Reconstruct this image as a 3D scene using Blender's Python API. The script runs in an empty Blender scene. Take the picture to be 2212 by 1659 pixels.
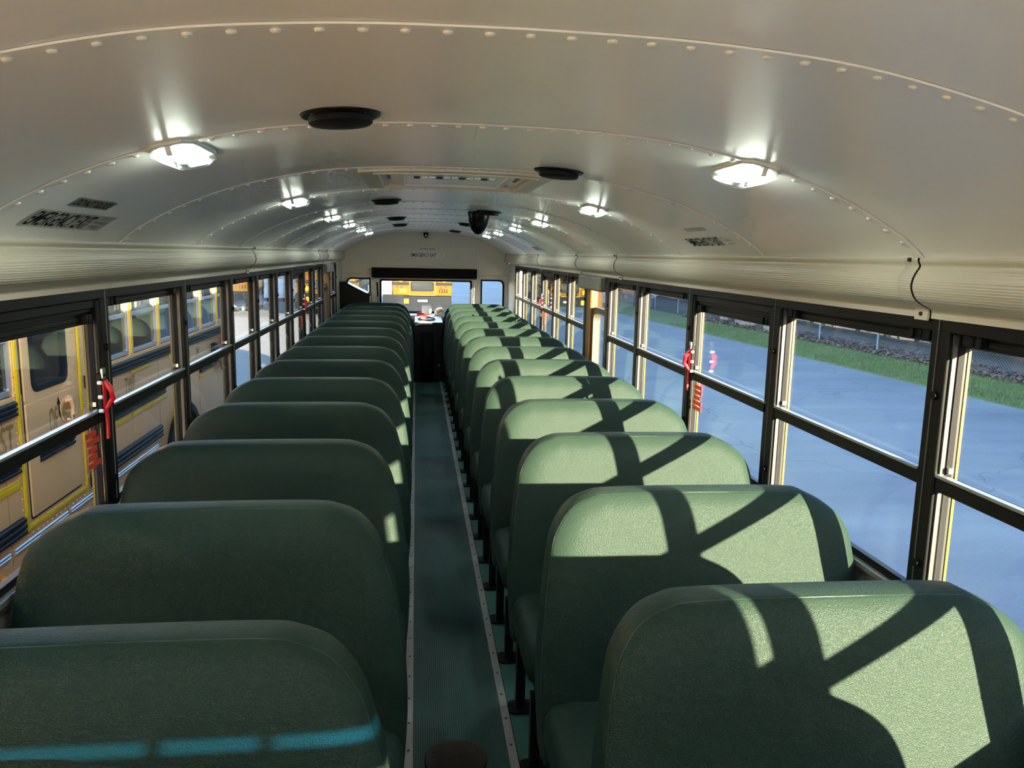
import bpy, bmesh, math, random
from mathutils import Vector, Matrix
random.seed(7)
S = bpy.context.scene
C = S.collection
R = math.radians

# ------------------------------------------------------------------ camera
CAM = Vector((-0.142, 0.0, 1.625))
YAW, PIT, ROL, FPX = 0.12299, 0.16200, 0.02102, 1705.09
F_ = Vector((math.sin(YAW)*math.cos(PIT), math.cos(YAW)*math.cos(PIT), -math.sin(PIT)))
R_ = Vector((math.cos(YAW), -math.sin(YAW), 0))
U_ = R_.cross(F_)
R2 = R_*math.cos(ROL) + U_*math.sin(ROL)
U2 = -R_*math.sin(ROL) + U_*math.cos(ROL)
cd = bpy.data.cameras.new('camera')
cd.sensor_width = 36.0
cd.lens = FPX/2212*36
cd.clip_start = 0.02
cd.clip_end = 500
cam = bpy.data.objects.new('camera', cd)
C.objects.link(cam)
cam.matrix_world = Matrix(((R2.x, U2.x, -F_.x, CAM.x), (R2.y, U2.y, -F_.y, CAM.y), (R2.z, U2.z, -F_.z, CAM.z), (0, 0, 0, 1)))
S.camera = cam

# ------------------------------------------------------------------ light
SUN_DIR = Vector((-0.58, 1.0, -0.28)).normalized()
sd = bpy.data.lights.new('sun', 'SUN')
sd.energy = 33.0
sd.angle = R(0.53)
sd.color = (1.0, 0.835, 0.575)
sun = bpy.data.objects.new('sun', sd)
C.objects.link(sun)
sun.rotation_euler = SUN_DIR.to_track_quat('-Z', 'Y').to_euler()
W = bpy.data.worlds.new('world')
S.world = W
W.use_nodes = True
wn = W.node_tree
bg = wn.nodes['Background']
sky = wn.nodes.new('ShaderNodeTexSky')
sky.sky_type = 'NISHITA'
sky.sun_disc = False
sky.sun_elevation = math.asin(-SUN_DIR.z)
sky.sun_rotation = math.atan2(-SUN_DIR.x, -SUN_DIR.y)
sky.air_density = 1.0
sky.dust_density = 0.8
sky.ozone_density = 2.6
wn.links.new(sky.outputs[0], bg.inputs[0])
bg.inputs[1].default_value = 0.80
DOME_STRENGTH = 54.0

S.view_settings.view_transform = 'Standard'
S.view_settings.look = 'None'
S.view_settings.gamma = 1.0
S.view_settings.use_curve_mapping = False
S.view_settings.exposure = 0.9
S.cycles.use_denoising = True
S.cycles.max_bounces = 7
S.cycles.diffuse_bounces = 4
S.cycles.glossy_bounces = 2
S.cycles.transparent_max_bounces = 20
S.cycles.use_adaptive_sampling = True
S.cycles.adaptive_threshold = 0.08
S.cycles.adaptive_min_samples = 16
S.cycles.sample_clamp_indirect = 6.0
S.cycles.caustics_reflective = False
S.cycles.caustics_refractive = False


# ------------------------------------------------------------------ materials
def nt(m):
    return m.node_tree.nodes, m.node_tree.links


def mat(name, col, rough=0.5, metal=0.0, var=0.0, vscale=6.0, bump=0.0, bscale=200.0, spec=0.5, stretch=None, rvar=0.0, bdist=0.002):
    m = bpy.data.materials.new(name)
    m.use_nodes = True
    n, l = nt(m)
    b = n['Principled BSDF']
    c4 = (col[0], col[1], col[2], 1)
    b.inputs['Base Color'].default_value = c4
    b.inputs['Roughness'].default_value = rough
    b.inputs['Metallic'].default_value = metal
    b.inputs['Specular IOR Level'].default_value = spec
    tc = n.new('ShaderNodeTexCoord')
    src = tc.outputs['Object']
    if stretch:
        mp = n.new('ShaderNodeMapping')
        mp.inputs['Scale'].default_value = stretch
        l.new(src, mp.inputs[0])
        src = mp.outputs[0]
    if var > 0 or rvar > 0:
        t = n.new('ShaderNodeTexNoise')
        t.inputs['Scale'].default_value = vscale
        t.inputs['Detail'].default_value = 5
        l.new(src, t.inputs['Vector'])
        if var > 0:
            mx = n.new('ShaderNodeMix')
            mx.data_type = 'RGBA'
            mx.inputs[6].default_value = tuple(max(0, x*(1-var)) for x in col) + (1,)
            mx.inputs[7].default_value = tuple(min(1, x*(1+var)) for x in col) + (1,)
            l.new(t.outputs['Fac'], mx.inputs[0])
            l.new(mx.outputs[2], b.inputs['Base Color'])
        if rvar > 0:
            mr = n.new('ShaderNodeMapRange')
            mr.inputs[3].default_value = max(0.02, rough-rvar)
            mr.inputs[4].default_value = min(1, rough+rvar)
            l.new(t.outputs['Fac'], mr.inputs[0])
            l.new(mr.outputs[0], b.inputs['Roughness'])
    if bump > 0:
        t2 = n.new('ShaderNodeTexNoise')
        t2.inputs['Scale'].default_value = bscale
        t2.inputs['Detail'].default_value = 3
        l.new(src, t2.inputs['Vector'])
        bp = n.new('ShaderNodeBump')
        bp.inputs['Strength'].default_value = bump
        bp.inputs['Distance'].default_value = bdist
        l.new(t2.outputs['Fac'], bp.inputs['Height'])
        l.new(bp.outputs[0], b.inputs['Normal'])
    return m


def glass(name, tint=(0.93, 0.95, 0.95), base=0.045, gain=0.9, rough=0.0):
    m = bpy.data.materials.new(name)
    m.use_nodes = True
    n, l = nt(m)
    for x in list(n):
        n.remove(x)
    out = n.new('ShaderNodeOutputMaterial')
    tr = n.new('ShaderNodeBsdfTransparent')
    tr.inputs[0].default_value = tint + (1,)
    gl = n.new('ShaderNodeBsdfGlossy')
    gl.inputs['Roughness'].default_value = rough
    lw = n.new('ShaderNodeLayerWeight')
    lw.inputs[0].default_value = 0.5
    pw = n.new('ShaderNodeMath')
    pw.operation = 'POWER'
    pw.inputs[1].default_value = 5
    l.new(lw.outputs['Facing'], pw.inputs[0])
    ma = n.new('ShaderNodeMath')
    ma.operation = 'MULTIPLY_ADD'
    ma.inputs[1].default_value = gain
    ma.inputs[2].default_value = base
    l.new(pw.outputs[0], ma.inputs[0])
    mx = n.new('ShaderNodeMixShader')
    l.new(ma.outputs[0], mx.inputs[0])
    l.new(tr.outputs[0], mx.inputs[1])
    l.new(gl.outputs[0], mx.inputs[2])
    l.new(mx.outputs[0], out.inputs[0])
    return m


def emit(name, col, strength):
    m = bpy.data.materials.new(name)
    m.use_nodes = True
    n, l = nt(m)
    b = n['Principled BSDF']
    b.inputs['Base Color'].default_value = col + (1,)
    b.inputs['Emission Color'].default_value = col + (1,)
    b.inputs['Emission Strength'].default_value = strength
    b.inputs['Roughness'].default_value = 0.3
    return m


def vinyl_mat():
    m = mat('green_vinyl', (0.0158, 0.0298, 0.0218), 0.40, spec=0.085, var=0.10, vscale=3.0, rvar=0.07)
    n, l = nt(m)
    b = n['Principled BSDF']
    tc = n.new('ShaderNodeTexCoord')
    v = n.new('ShaderNodeTexVoronoi')
    v.inputs['Scale'].default_value = 420
    l.new(tc.outputs['Object'], v.inputs['Vector'])
    t = n.new('ShaderNodeTexNoise')
    t.inputs['Scale'].default_value = 150
    l.new(tc.outputs['Object'], t.inputs['Vector'])
    t3 = n.new('ShaderNodeTexNoise')
    t3.inputs['Scale'].default_value = 7
    l.new(tc.outputs['Object'], t3.inputs['Vector'])
    a = n.new('ShaderNodeMath')
    a.operation = 'ADD'
    l.new(v.outputs['Distance'], a.inputs[0])
    l.new(t.outputs['Fac'], a.inputs[1])
    b1 = n.new('ShaderNodeBump')
    b1.inputs['Strength'].default_value = 0.45
    b1.inputs['Distance'].default_value = 0.0016
    l.new(a.outputs[0], b1.inputs['Height'])
    b2 = n.new('ShaderNodeBump')
    b2.inputs['Strength'].default_value = 0.25
    b2.inputs['Distance'].default_value = 0.02
    l.new(t3.outputs['Fac'], b2.inputs['Height'])
    l.new(b1.outputs[0], b2.inputs['Normal'])
    l.new(b2.outputs[0], b.inputs['Normal'])
    return m


M = {}
M['vinyl'] = vinyl_mat()
M['piping'] = mat('vinyl_piping', (0.018, 0.036, 0.027), 0.42, spec=0.25)
M['black'] = mat('black_paint', (0.005, 0.005, 0.006), 0.42, spec=0.14, var=0.2, vscale=20)
M['frame'] = mat('black_window_frame', (0.007, 0.007, 0.007), 0.42, spec=0.14, var=0.25, vscale=15)
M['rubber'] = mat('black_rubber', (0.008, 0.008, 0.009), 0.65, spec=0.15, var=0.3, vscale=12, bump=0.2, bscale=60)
M['ceil'] = mat('ceiling_paint', (0.88, 0.855, 0.83), 0.30, metal=0.0, spec=0.9, var=0.03, vscale=2, bump=0.10, bscale=6, stretch=(1, 0.35, 1), rvar=0.06, bdist=0.01)
M['rivet'] = mat('painted_rivet', (0.74, 0.72, 0.66), 0.3)
M['duct'] = mat('duct_cream', (0.56, 0.515, 0.405), 0.34, var=0.04, vscale=3, stretch=(4, 0.5, 8), rvar=0.08)
M['hood'] = mat('pale_blue_hood', (0.70, 0.77, 0.84), 0.5, var=0.05)  # colour of the added block that bounces sun upwards
M['cream'] = mat('cream_paint', (0.66, 0.63, 0.54), 0.42, var=0.06, vscale=5)
M['alum'] = mat('dull_aluminium', (0.33, 0.32, 0.31), 0.5, metal=0.65, var=0.18, vscale=14, stretch=(6, 1, 6))
M['track'] = mat('pale_sash_track', (0.075, 0.072, 0.066), 0.4, var=0.12, vscale=30)
M['innertrack'] = mat('grey_outer_track', (0.035, 0.033, 0.03), 0.45, var=0.2, vscale=30, spec=0.3)
M['wall'] = mat('grey_wall_panel', (0.20, 0.19, 0.165), 0.55, var=0.15, vscale=8)
M['sill'] = mat('grey_sill', (0.28, 0.30, 0.31), 0.35, metal=0.4, var=0.1, vscale=10)
M['floor'] = mat('green_floor', (0.022, 0.105, 0.082), 0.55, var=0.35, vscale=7)
M['runner'] = mat('ribbed_runner', (0.020, 0.066, 0.056), 0.5, var=0.4, vscale=5, stretch=(2, 1, 1), rvar=0.12)
M['screw'] = mat('dark_screw', (0.03, 0.03, 0.03), 0.5, metal=0.5)
M['brown'] = mat('rusty_plate', (0.030, 0.020, 0.016), 0.7, var=0.4, vscale=40, bump=0.4, bscale=80)
M['glass'] = glass('window_glass')
M['tint'] = glass('blue_tinted_visor', tint=(0.16, 0.60, 0.95))
M['lens'] = emit('lit_led', (0.92, 1.0, 0.99), DOME_STRENGTH)
M['lensrim'] = glass('clear_lens_rim', tint=(0.93, 0.96, 0.90), base=0.10, gain=0.6, rough=0.25)
M['white'] = mat('white_plastic', (0.80, 0.80, 0.77), 0.4, var=0.04)
M['label'] = mat('white_label', (0.80, 0.80, 0.78), 0.45, var=0.05)
M['greylabel'] = mat('grey_label', (0.47, 0.47, 0.43), 0.4, var=0.06)
M['ink'] = mat('black_ink', (0.006, 0.006, 0.006), 0.6, spec=0.05)
M['fadeink'] = mat('faded_brown_ink', (0.27, 0.24, 0.18), 0.5)
M['greyink'] = mat('grey_ink', (0.22, 0.22, 0.19), 0.5)
M['red'] = mat('red_plastic', (0.62, 0.012, 0.025), 0.35, var=0.1)
M['redink'] = mat('red_ink', (0.72, 0.06, 0.03), 0.5)
M['doortan'] = mat('tan_door_paint', (0.060, 0.050, 0.036), 0.45, var=0.1)
M['orange'] = mat('orange_paint', (0.15, 0.066, 0.004), 0.4, var=0.08)
M['yellow'] = mat('school_bus_yellow', (0.085, 0.045, 0.0025), 0.4, var=0.05, vscale=2, spec=0.15)
M['trimyellow'] = mat('yellow_window_trim', (0.17, 0.125, 0.006), 0.4, var=0.05)
M['oldyellow'] = mat('faded_bus_yellow', (1.0, 0.55, 0.225), 0.36, var=0.05, vscale=2)  # window haze over the shaded bus is put into this paler colour
M['reflect'] = mat('yellow_reflective_tape', (1.0, 0.62, 0.0), 0.35, var=0.06, vscale=10)
M['gold'] = mat('gold_lettering', (0.42, 0.24, 0.05), 0.5)
M['busrub'] = mat('black_rub_rail', (0.008, 0.010, 0.014), 0.5, spec=0.10, var=0.2)
M['busglass'] = mat('dark_bus_glass', (0.02, 0.023, 0.026), 0.06, spec=0.9)
M['busalum'] = mat('bus_window_aluminium', (0.55, 0.56, 0.58), 0.35, metal=0.6)
M['roofwhite'] = mat('white_roof', (0.7, 0.7, 0.68), 0.5)
M['maroon'] = mat('maroon_stop_arm', (0.30, 0.05, 0.055), 0.5, var=0.15, vscale=10)
M['redlamp'] = mat('red_lamp', (0.5, 0.03, 0.02), 0.2)
M['amber'] = mat('amber_lamp', (0.8, 0.25, 0.01), 0.2)
M['tyre'] = mat('tyre', (0.018, 0.018, 0.019), 0.8, var=0.3)
M['steel'] = mat('bare_steel', (0.55, 0.54, 0.52), 0.3, metal=0.9)
M['blind'] = mat('black_blind', (0.004, 0.004, 0.004), 0.6, spec=0.08, var=0.3, bump=0.3, bscale=20)
M['cabinet'] = mat('black_cabinet', (0.003, 0.0035, 0.004), 0.3, spec=0.10)
M['shelf'] = mat('grey_pink_shelf', (0.62, 0.55, 0.53), 0.3, var=0.08, vscale=6)
M['box'] = mat('white_box', (0.85, 0.85, 0.84), 0.5, var=0.04)
M['beige'] = mat('beige_cloth', (0.70, 0.62, 0.46), 0.7, var=0.12, vscale=20)
M['cable'] = mat('brown_cable', (0.09, 0.05, 0.035), 0.5)
M['galv'] = mat('galvanised_steel', (0.24, 0.30, 0.38), 0.45, metal=0.5)
M['bark'] = mat('bark', (0.09, 0.065, 0.045), 0.9, var=0.3, vscale=8)
M['leaf'] = mat('dark_evergreen', (0.035, 0.07, 0.025), 0.7, var=0.4, vscale=3)
M['trailer'] = mat('white_trailer', (0.72, 0.74, 0.76), 0.4, var=0.05)


def asphalt():
    m = mat('asphalt', (0.22, 0.225, 0.235), 0.75, spec=0.35)
    n, l = nt(m)
    b = n['Principled BSDF']
    tc = n.new('ShaderNodeTexCoord')
    t = n.new('ShaderNodeTexNoise')
    t.inputs['Scale'].default_value = 0.35
    t.inputs['Detail'].default_value = 10
    t.inputs['Roughness'].default_value = 0.65
    mp = n.new('ShaderNodeMapping')
    mp.inputs['Scale'].default_value = (0.6, 2.2, 1)
    l.new(tc.outputs['Object'], mp.inputs[0])
    l.new(mp.outputs[0], t.inputs['Vector'])
    cr = n.new('ShaderNodeValToRGB')
    cr.color_ramp.elements[0].position = 0.3
    cr.color_ramp.elements[0].color = (0.165, 0.17, 0.185, 1)
    cr.color_ramp.elements[1].position = 0.72
    cr.color_ramp.elements[1].color = (0.27, 0.27, 0.27, 1)
    l.new(t.outputs['Fac'], cr.inputs[0])
    t2 = n.new('ShaderNodeTexNoise')
    t2.inputs['Scale'].default_value = 60
    t2.inputs['Detail'].default_value = 4
    l.new(tc.outputs['Object'], t2.inputs['Vector'])
    mx = n.new('ShaderNodeMix')
    mx.data_type = 'RGBA'
    mx.blend_type = 'OVERLAY'
    mx.inputs[0].default_value = 0.35
    l.new(cr.outputs[0], mx.inputs[6])
    l.new(t2.outputs['Color'], mx.inputs[7])
    # crack lines
    v = n.new('ShaderNodeTexVoronoi')
    v.feature = 'DISTANCE_TO_EDGE'
    v.inputs['Scale'].default_value = 0.16
    tn = n.new('ShaderNodeTexNoise')
    tn.inputs['Scale'].default_value = 1.1
    l.new(tc.outputs['Object'], tn.inputs['Vector'])
    ad = n.new('ShaderNodeVectorMath')
    ad.operation = 'MULTIPLY_ADD'
    ad.inputs[1].default_value = (0.9, 0.9, 0.9)
    l.new(tn.outputs['Color'], ad.inputs[0])
    l.new(tc.outputs['Object'], ad.inputs[2])
    l.new(ad.outputs[0], v.inputs['Vector'])
    cr2 = n.new('ShaderNodeValToRGB')
    cr2.color_ramp.elements[0].position = 0.0
    cr2.color_ramp.elements[0].color = (0.72, 0.72, 0.72, 1)
    cr2.color_ramp.elements[1].position = 0.003
    cr2.color_ramp.elements[1].color = (1, 1, 1, 1)
    l.new(v.outputs['Distance'], cr2.inputs[0])
    m2 = n.new('ShaderNodeMix')
    m2.data_type = 'RGBA'
    m2.blend_type = 'MULTIPLY'
    m2.inputs[0].default_value = 1
    l.new(mx.outputs[2], m2.inputs[6])
    l.new(cr2.outputs[0], m2.inputs[7])
    l.new(m2.outputs[2], b.inputs['Base Color'])
    bp = n.new('ShaderNodeBump')
    bp.inputs['Strength'].default_value = 0.25
    bp.inputs['Distance'].default_value = 0.01
    l.new(t2.outputs['Fac'], bp.inputs['Height'])
    l.new(bp.outputs[0], b.inputs['Normal'])
    return m


M['asphalt'] = asphalt()
M['concrete'] = mat('concrete', (0.28, 0.265, 0.245), 0.8, var=0.25, vscale=0.8, stretch=(1, 3, 1), bump=0.2, bscale=50)  # tone raised above the asphalt to stand for sunlight
M['grass'] = mat('grass', (0.14, 0.165, 0.055), 0.85, var=0.55, vscale=9, bump=0.6, bscale=40, bdist=0.03)
M['blade'] = mat('grass_blade', (0.17, 0.21, 0.06), 0.7, var=0.4, vscale=3)
M['soil'] = mat('leaf_mould', (0.10, 0.075, 0.06), 0.9, var=0.6, vscale=12, bump=0.7, bscale=30, bdist=0.03)
M['dryleaf'] = mat('dry_leaf', (0.22, 0.13, 0.09), 0.8, var=0.6, vscale=2.5)


# ------------------------------------------------------------------ mesh builder
def catmull(pts, n, closed=False):
    out = []
    m = len(pts)
    segs = m if closed else m-1
    for i in range(segs):
        if closed:
            p0, p1, p2, p3 = (pts[(i+k-1) % m] for k in range(4))
        else:
            p0, p1, p2, p3 = pts[max(i-1, 0)], pts[i], pts[i+1], pts[min(i+2, m-1)]
        for k in range(n):
            t = k/n
            out.append(tuple(0.5*((2*b)+(-a+c)*t+(2*a-5*b+4*c-d)*t*t+(-a+3*b-3*c+d)*t**3) for a, b, c, d in zip(p0, p1, p2, p3)))
    if not closed:
        out.append(tuple(pts[-1]))
    return out


def rrect(x0, x1, y0, y1, r, n=5, corners=(1, 1, 1, 1)):
    """rounded rectangle, counter clockwise from lower right; corners: lr, ur, ul, ll"""
    P = []
    for (cx, cy, a0, on) in ((x1-r, y0+r, -90, corners[0]), (x1-r, y1-r, 0, corners[1]), (x0+r, y1-r, 90, corners[2]), (x0+r, y0+r, 180, corners[3])):
        if on:
            for k in range(n+1):
                a = R(a0+90*k/n)
                P.append((cx+r*math.cos(a), cy+r*math.sin(a)))
        else:
            P.append((cx+(r if a0 in (-90, 0) else -r), cy+(r if a0 in (0, 90) else -r)))
    return P


class MB:
    def __init__(s):
        s.v = []
        s.f = []

    def add(s, vs, fs):
        o = len(s.v)
        s.v += [tuple(p) for p in vs]
        s.f += [tuple(i+o for i in f) for f in fs]
        return s

    def box(s, x0, x1, y0, y1, z0, z1):
        vs = [(x, y, z) for z in (z0, z1) for y in (y0, y1) for x in (x0, x1)]
        return s.add(vs, [(0, 2, 3, 1), (4, 5, 7, 6), (0, 1, 5, 4), (2, 6, 7, 3), (0, 4, 6, 2), (1, 3, 7, 5)])

    def loft(s, loops, closed=True, cap=True):
        n = len(loops[0])
        vs = [p for L in loops for p in L]
        fs = []
        for j in range(len(loops)-1):
            for i in range(n if closed else n-1):
                a, b = j*n+i, j*n+(i+1) % n
                fs.append((a, b, b+n, a+n))
        if cap and closed:
            fs.append(tuple(range(n-1, -1, -1)))
            fs.append(tuple((len(loops)-1)*n+i for i in range(n)))
        return s.add(vs, fs)

    def prism(s, poly, axis, a, b, cap=True):
        def p3(p, t):
            return {'x': (t, p[0], p[1]), 'y': (p[0], t, p[1]), 'z': (p[0], p[1], t)}[axis]
        return s.loft([[p3(p, a) for p in poly], [p3(p, b) for p in poly]], True, cap)

    def ring(s, outer, inner, axis, a, b):
        """frame: outer and inner loops of equal length, extruded along axis"""
        def p3(p, t):
            return {'x': (t, p[0], p[1]), 'y': (p[0], t, p[1]), 'z': (p[0], p[1], t)}[axis]
        L = [[p3(p, a) for p in outer], [p3(p, b) for p in outer], [p3(p, b) for p in inner], [p3(p, a) for p in inner], [p3(p, a) for p in outer]]
        return s.loft(L, True, False)

    def tube(s, path, r, n=8, closed=False, cap=True):
        P = [Vector(p) for p in path]
        m = len(P)
        loops = []
        up = Vector((0.13, 0.29, 0.95)).normalized()
        for i, p in enumerate(P):
            d = (P[(i+1) % m]-P[i-1]) if closed else (P[min(i+1, m-1)]-P[max(i-1, 0)])
            d.normalize()
            a = d.cross(up)
            if a.length < 1e-3:
                a = d.cross(Vector((1, 0, 0)))
            a.normalize()
            b = a.cross(d)
            rr = r[i] if isinstance(r, (list, tuple)) else r
            loops.append([tuple(p+a*rr*math.cos(2*math.pi*k/n)+b*rr*math.sin(2*math.pi*k/n)) for k in range(n)])
        if closed:
            loops.append(loops[0])
        return s.loft(loops, True, cap and not closed)

    def cyl(s, c, axis, r, a, b, n=16, r2=None):
        r2 = r if r2 is None else r2
        def ring(t, q):
            out = []
            for k in range(n):
                u, w = q*math.cos(2*math.pi*k/n), q*math.sin(2*math.pi*k/n)
                out.append({'x': (t, c[0]+u, c[1]+w), 'y': (c[0]+u, t, c[1]+w), 'z': (c[0]+u, c[1]+w, t)}[axis])
            return out
        return s.loft([ring(a, r), ring(b, r2)])

    def xf(s, fn):
        s.v = [tuple(fn(*p)) for p in s.v]
        return s

    def mesh(s, name, mt, off=(0, 0, 0), smooth=0):
        me = bpy.data.meshes.new(name)
        me.from_pydata([(p[0]-off[0], p[1]-off[1], p[2]-off[2]) for p in s.v], [], s.f)
        bm = bmesh.new()
        bm.from_mesh(me)
        bmesh.ops.recalc_face_normals(bm, faces=bm.faces)
        bm.to_mesh(me)
        bm.free()
        if smooth:
            for p in me.polygons:
                p.use_smooth = True
            me.set_sharp_from_angle(angle=R(smooth))
        me.materials.append(M[mt])
        return me

    def build(s, name, mt, parent=None, smooth=0, bevel=0, seg=2):
        off = Vector((0, 0, 0))
        q = parent
        while q is not None:
            off += q.location
            q = q.parent
        o = bpy.data.objects.new(name, s.mesh(name, mt, off, smooth))
        C.objects.link(o)
        o.parent = parent
        if bevel:
            b = o.modifiers.new('bevel', 'BEVEL')
            b.width = bevel
            b.segments = seg
            b.limit_method = 'ANGLE'
            b.angle_limit = R(40)
            for p in o.data.polygons:
                p.use_smooth = True
            o.data.set_sharp_from_angle(angle=R(50))
        return o


def tag(o, label=None, cat=None, group=None, kind=None):
    for k, v in (('label', label), ('category', cat), ('group', group), ('kind', kind)):
        if v:
            o[k] = v
    return o


def thing(name, loc, label=None, cat=None, group=None, kind=None):
    o = bpy.data.objects.new(name, None)
    C.objects.link(o)
    o.location = loc
    o.empty_display_size = 0.1
    return tag(o, label, cat, group, kind)


def copy_tree(o, parent=None):
    c = o.copy()
    C.objects.link(c)
    c.parent = parent
    for ch in list(o.children):
        copy_tree(ch, c)
    return c


def box(x0, x1, y0, y1, z0, z1):
    return MB().box(min(x0, x1), max(x0, x1), min(y0, y1), max(y0, y1), min(z0, z1), max(z0, z1))


def text_mb(txt, h, cond=1.0, bold=0.0, spacing=1.0):
    """flat lettering as a mesh in the xy plane: width starts at 0, cap height h; returns MB and width"""
    cu = bpy.data.curves.new('lettering', 'FONT')
    cu.body = txt
    cu.size = 1.0
    cu.offset = bold
    cu.space_character = spacing
    cu.resolution_u = 3
    ob = bpy.data.objects.new('lettering', cu)
    C.objects.link(ob)
    bpy.context.view_layer.update()
    dg = bpy.context.evaluated_depsgraph_get()
    me = bpy.data.meshes.new_from_object(ob.evaluated_get(dg))
    b = MB()
    b.v = [tuple(v.co) for v in me.vertices]
    b.f = [tuple(p.vertices) for p in me.polygons]
    bpy.data.objects.remove(ob)
    bpy.data.curves.remove(cu)
    bpy.data.meshes.remove(me)
    xs = [p[0] for p in b.v]
    ys = [p[1] for p in b.v]
    x0, y0, sc = min(xs), min(ys), h/(max(ys)-min(ys))
    b.xf(lambda x, y, z: ((x-x0)*sc*cond, (y-y0)*sc, 0))
    return b, (max(xs)-x0)*sc*cond


# ------------------------------------------------------------------ bus dimensions
HW = 1.15                       # half width at the inner wall faces
YF, YB = -1.05, 11.15           # front and rear walls
SILL, RAIL, GTOP = 0.760, 1.103, 1.425
PW = 0.066                      # pillar width
PIL = [-0.325, 0.375, 1.075, 1.845, 2.755, 3.664, 4.573]
while len(PIL) < 15:
    PIL.append(PIL[-1]+0.7253)  # up to 10.375
JOINTS = [-0.55, 0.30] + [p for p in PIL[2:]]
AX = [0, .2, .38, .5, .63, .74, .83, .92, 1.0, 1.05, 1.089, 1.10]
AZ = [1.913, 1.910, 1.898, 1.882, 1.855, 1.826, 1.793, 1.755, 1.712, 1.682, 1.652, 1.640]
HALF = catmull(list(zip(AX, AZ)), 3)
ARCH = [(-x, z) for x, z in reversed(HALF[1:])] + HALF
ORD = ['first', 'second', 'third', 'fourth', 'fifth', 'sixth', 'seventh', 'eighth', 'ninth', 'tenth', 'eleventh', 'twelfth', 'thirteenth', 'fourteenth']


def arch_z(x):
    x = abs(x)
    for (a, za), (b, zb) in zip(HALF, HALF[1:]):
        if a <= x <= b:
            return za+(zb-za)*(x-a)/(b-a)
    return HALF[-1][1]


# arc-length parametrisation of the ceiling section, s = 0 at the crown
ARCS = [0.0]
for (a, za), (b, zb) in zip(HALF, HALF[1:]):
    ARCS.append(ARCS[-1]+math.hypot(b-a, zb-za))


def arc_pt(s, h=0.0):
    """point of the ceiling section at arc length s, h below the surface (towards the aisle)"""
    sg = 1 if s >= 0 else -1
    a = abs(s)
    i = max(0, min(len(ARCS)-2, next((k-1 for k, q in enumerate(ARCS) if q > a), len(ARCS)-2)))
    t = (a-ARCS[i])/(ARCS[i+1]-ARCS[i])
    (x0, z0), (x1, z1) = HALF[i], HALF[i+1]
    dx, dz = x1-x0, z1-z0
    L = math.hypot(dx, dz)
    nx, nz = dz/L, -dx/L
    return sg*(x0+dx*t+nx*h), z0+dz*t+nz*h


def arc_of(x):
    x = abs(x)
    for i, ((a, za), (b, zb)) in enumerate(zip(HALF, HALF[1:])):
        if a <= x <= b:
            return ARCS[i]+(x-a)/(b-a)*(ARCS[i+1]-ARCS[i])
    return ARCS[-1]


# ------------------------------------------------------------------ floor
floor = thing('floor', (0, 0, 0), kind='structure')
box(-HW-0.06, HW+0.06, YF, YB, -0.06, 0).build('floor_sheet', 'floor', floor)
b = MB()
prof = [(-0.150, 0.0)]
N = 40
for i in range(N):
    xa = -0.150+0.312*i/N
    xb = -0.150+0.312*(i+1)/N
    w = xb-xa
    prof += [(xa+w*.15, 0.0035), (xa+w*.30, 0.006), (xa+w*.70, 0.006), (xa+w*.85, 0.0035)]
prof.append((0.162, 0.0))
b.prism(prof, 'y', -0.6, 9.99)
b.build('aisle_runner', 'runner', floor)
for sx, x0, x1 in ((-1, -0.180, -0.149), (1, 0.161, 0.191)):
    y = -0.6
    for y1 in ([2.62, 6.1, 9.99] if sx > 0 else [4.3, 7.7, 9.99]):
        box(x0, x1, y, y1-0.002, 0.0, 0.009).build('trim_strip', 'alum', floor, bevel=0.002)
        y = y1
    b = MB()
    y = 2.08
    while y < 9.9:
        b.cyl(((x0+x1)/2, y), 'z', 0.0045, 0.008, 0.0105, 8)
        y += 0.1545
    tag(b.build('screws', 'screw', floor), kind='stuff')
pl = thing('floor_plate', (-0.011, 2.33, 0.0), 'dark rusty round access plate in the aisle runner', 'floor plate')
MB().cyl((-0.011, 2.33), 'z', 0.101, 0.004, 0.012, 40).build('disc', 'brown', pl, bevel=0.003)
for k in range(3):
    a = R(30+120*k)
    MB().cyl((-0.011+0.082*math.cos(a), 2.33+0.082*math.sin(a)), 'z', 0.006, 0.011, 0.014, 8).build('bolt', 'screw', pl)

# ------------------------------------------------------------------ ceiling
ceil = thing('ceiling', (0, 0, 0), kind='structure')
ys = [YF] + [j for j in JOINTS if j > YF+.3] + [YB]
for i in range(len(ys)-1):
    y0, y1 = ys[i], ys[i+1]
    b = MB()
    out = [(x*1.0, z+0.006) for x, z in ARCH]
    b.loft([[(x, y, z) for x, z in ARCH] for y in (y0+0.0006, y1)], False, False)
    b.loft([[(x, y, z+0.012) for x, z in ARCH] for y in (y0+0.0006, y1)], False, False)
    b.build('panel', 'ceil', ceil, smooth=30)
    if i > 0:
        # lap strip at the joint: the next panel overlaps by a raised 4 cm lip
        L = []
        for y, h in ((y0-0.0135, 0.0004), (y0-0.012, 0.0030), (y0+0.024, 0.0030), (y0+0.0255, 0.0004)):
            row = []
            for k in range(61):
                s = ARCS[-1]*(k/30-1)
                x, z = arc_pt(s, h)
                row.append((x, y, z))
            L.append(row)
        MB().loft(L, False, False).build('lap_strip', 'ceil', ceil, smooth=50)
rv = MB()
rv.loft([[(q*math.cos(2*math.pi*k/10), q*math.sin(2*math.pi*k/10), -h) for k in range(10)] for q, h in ((.0072, 0), (.0068, .0022), (.0045, .0040), (.0012, .0046))], True, True)
rivet_me = rv.mesh('rivet', 'rivet', smooth=60)
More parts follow.
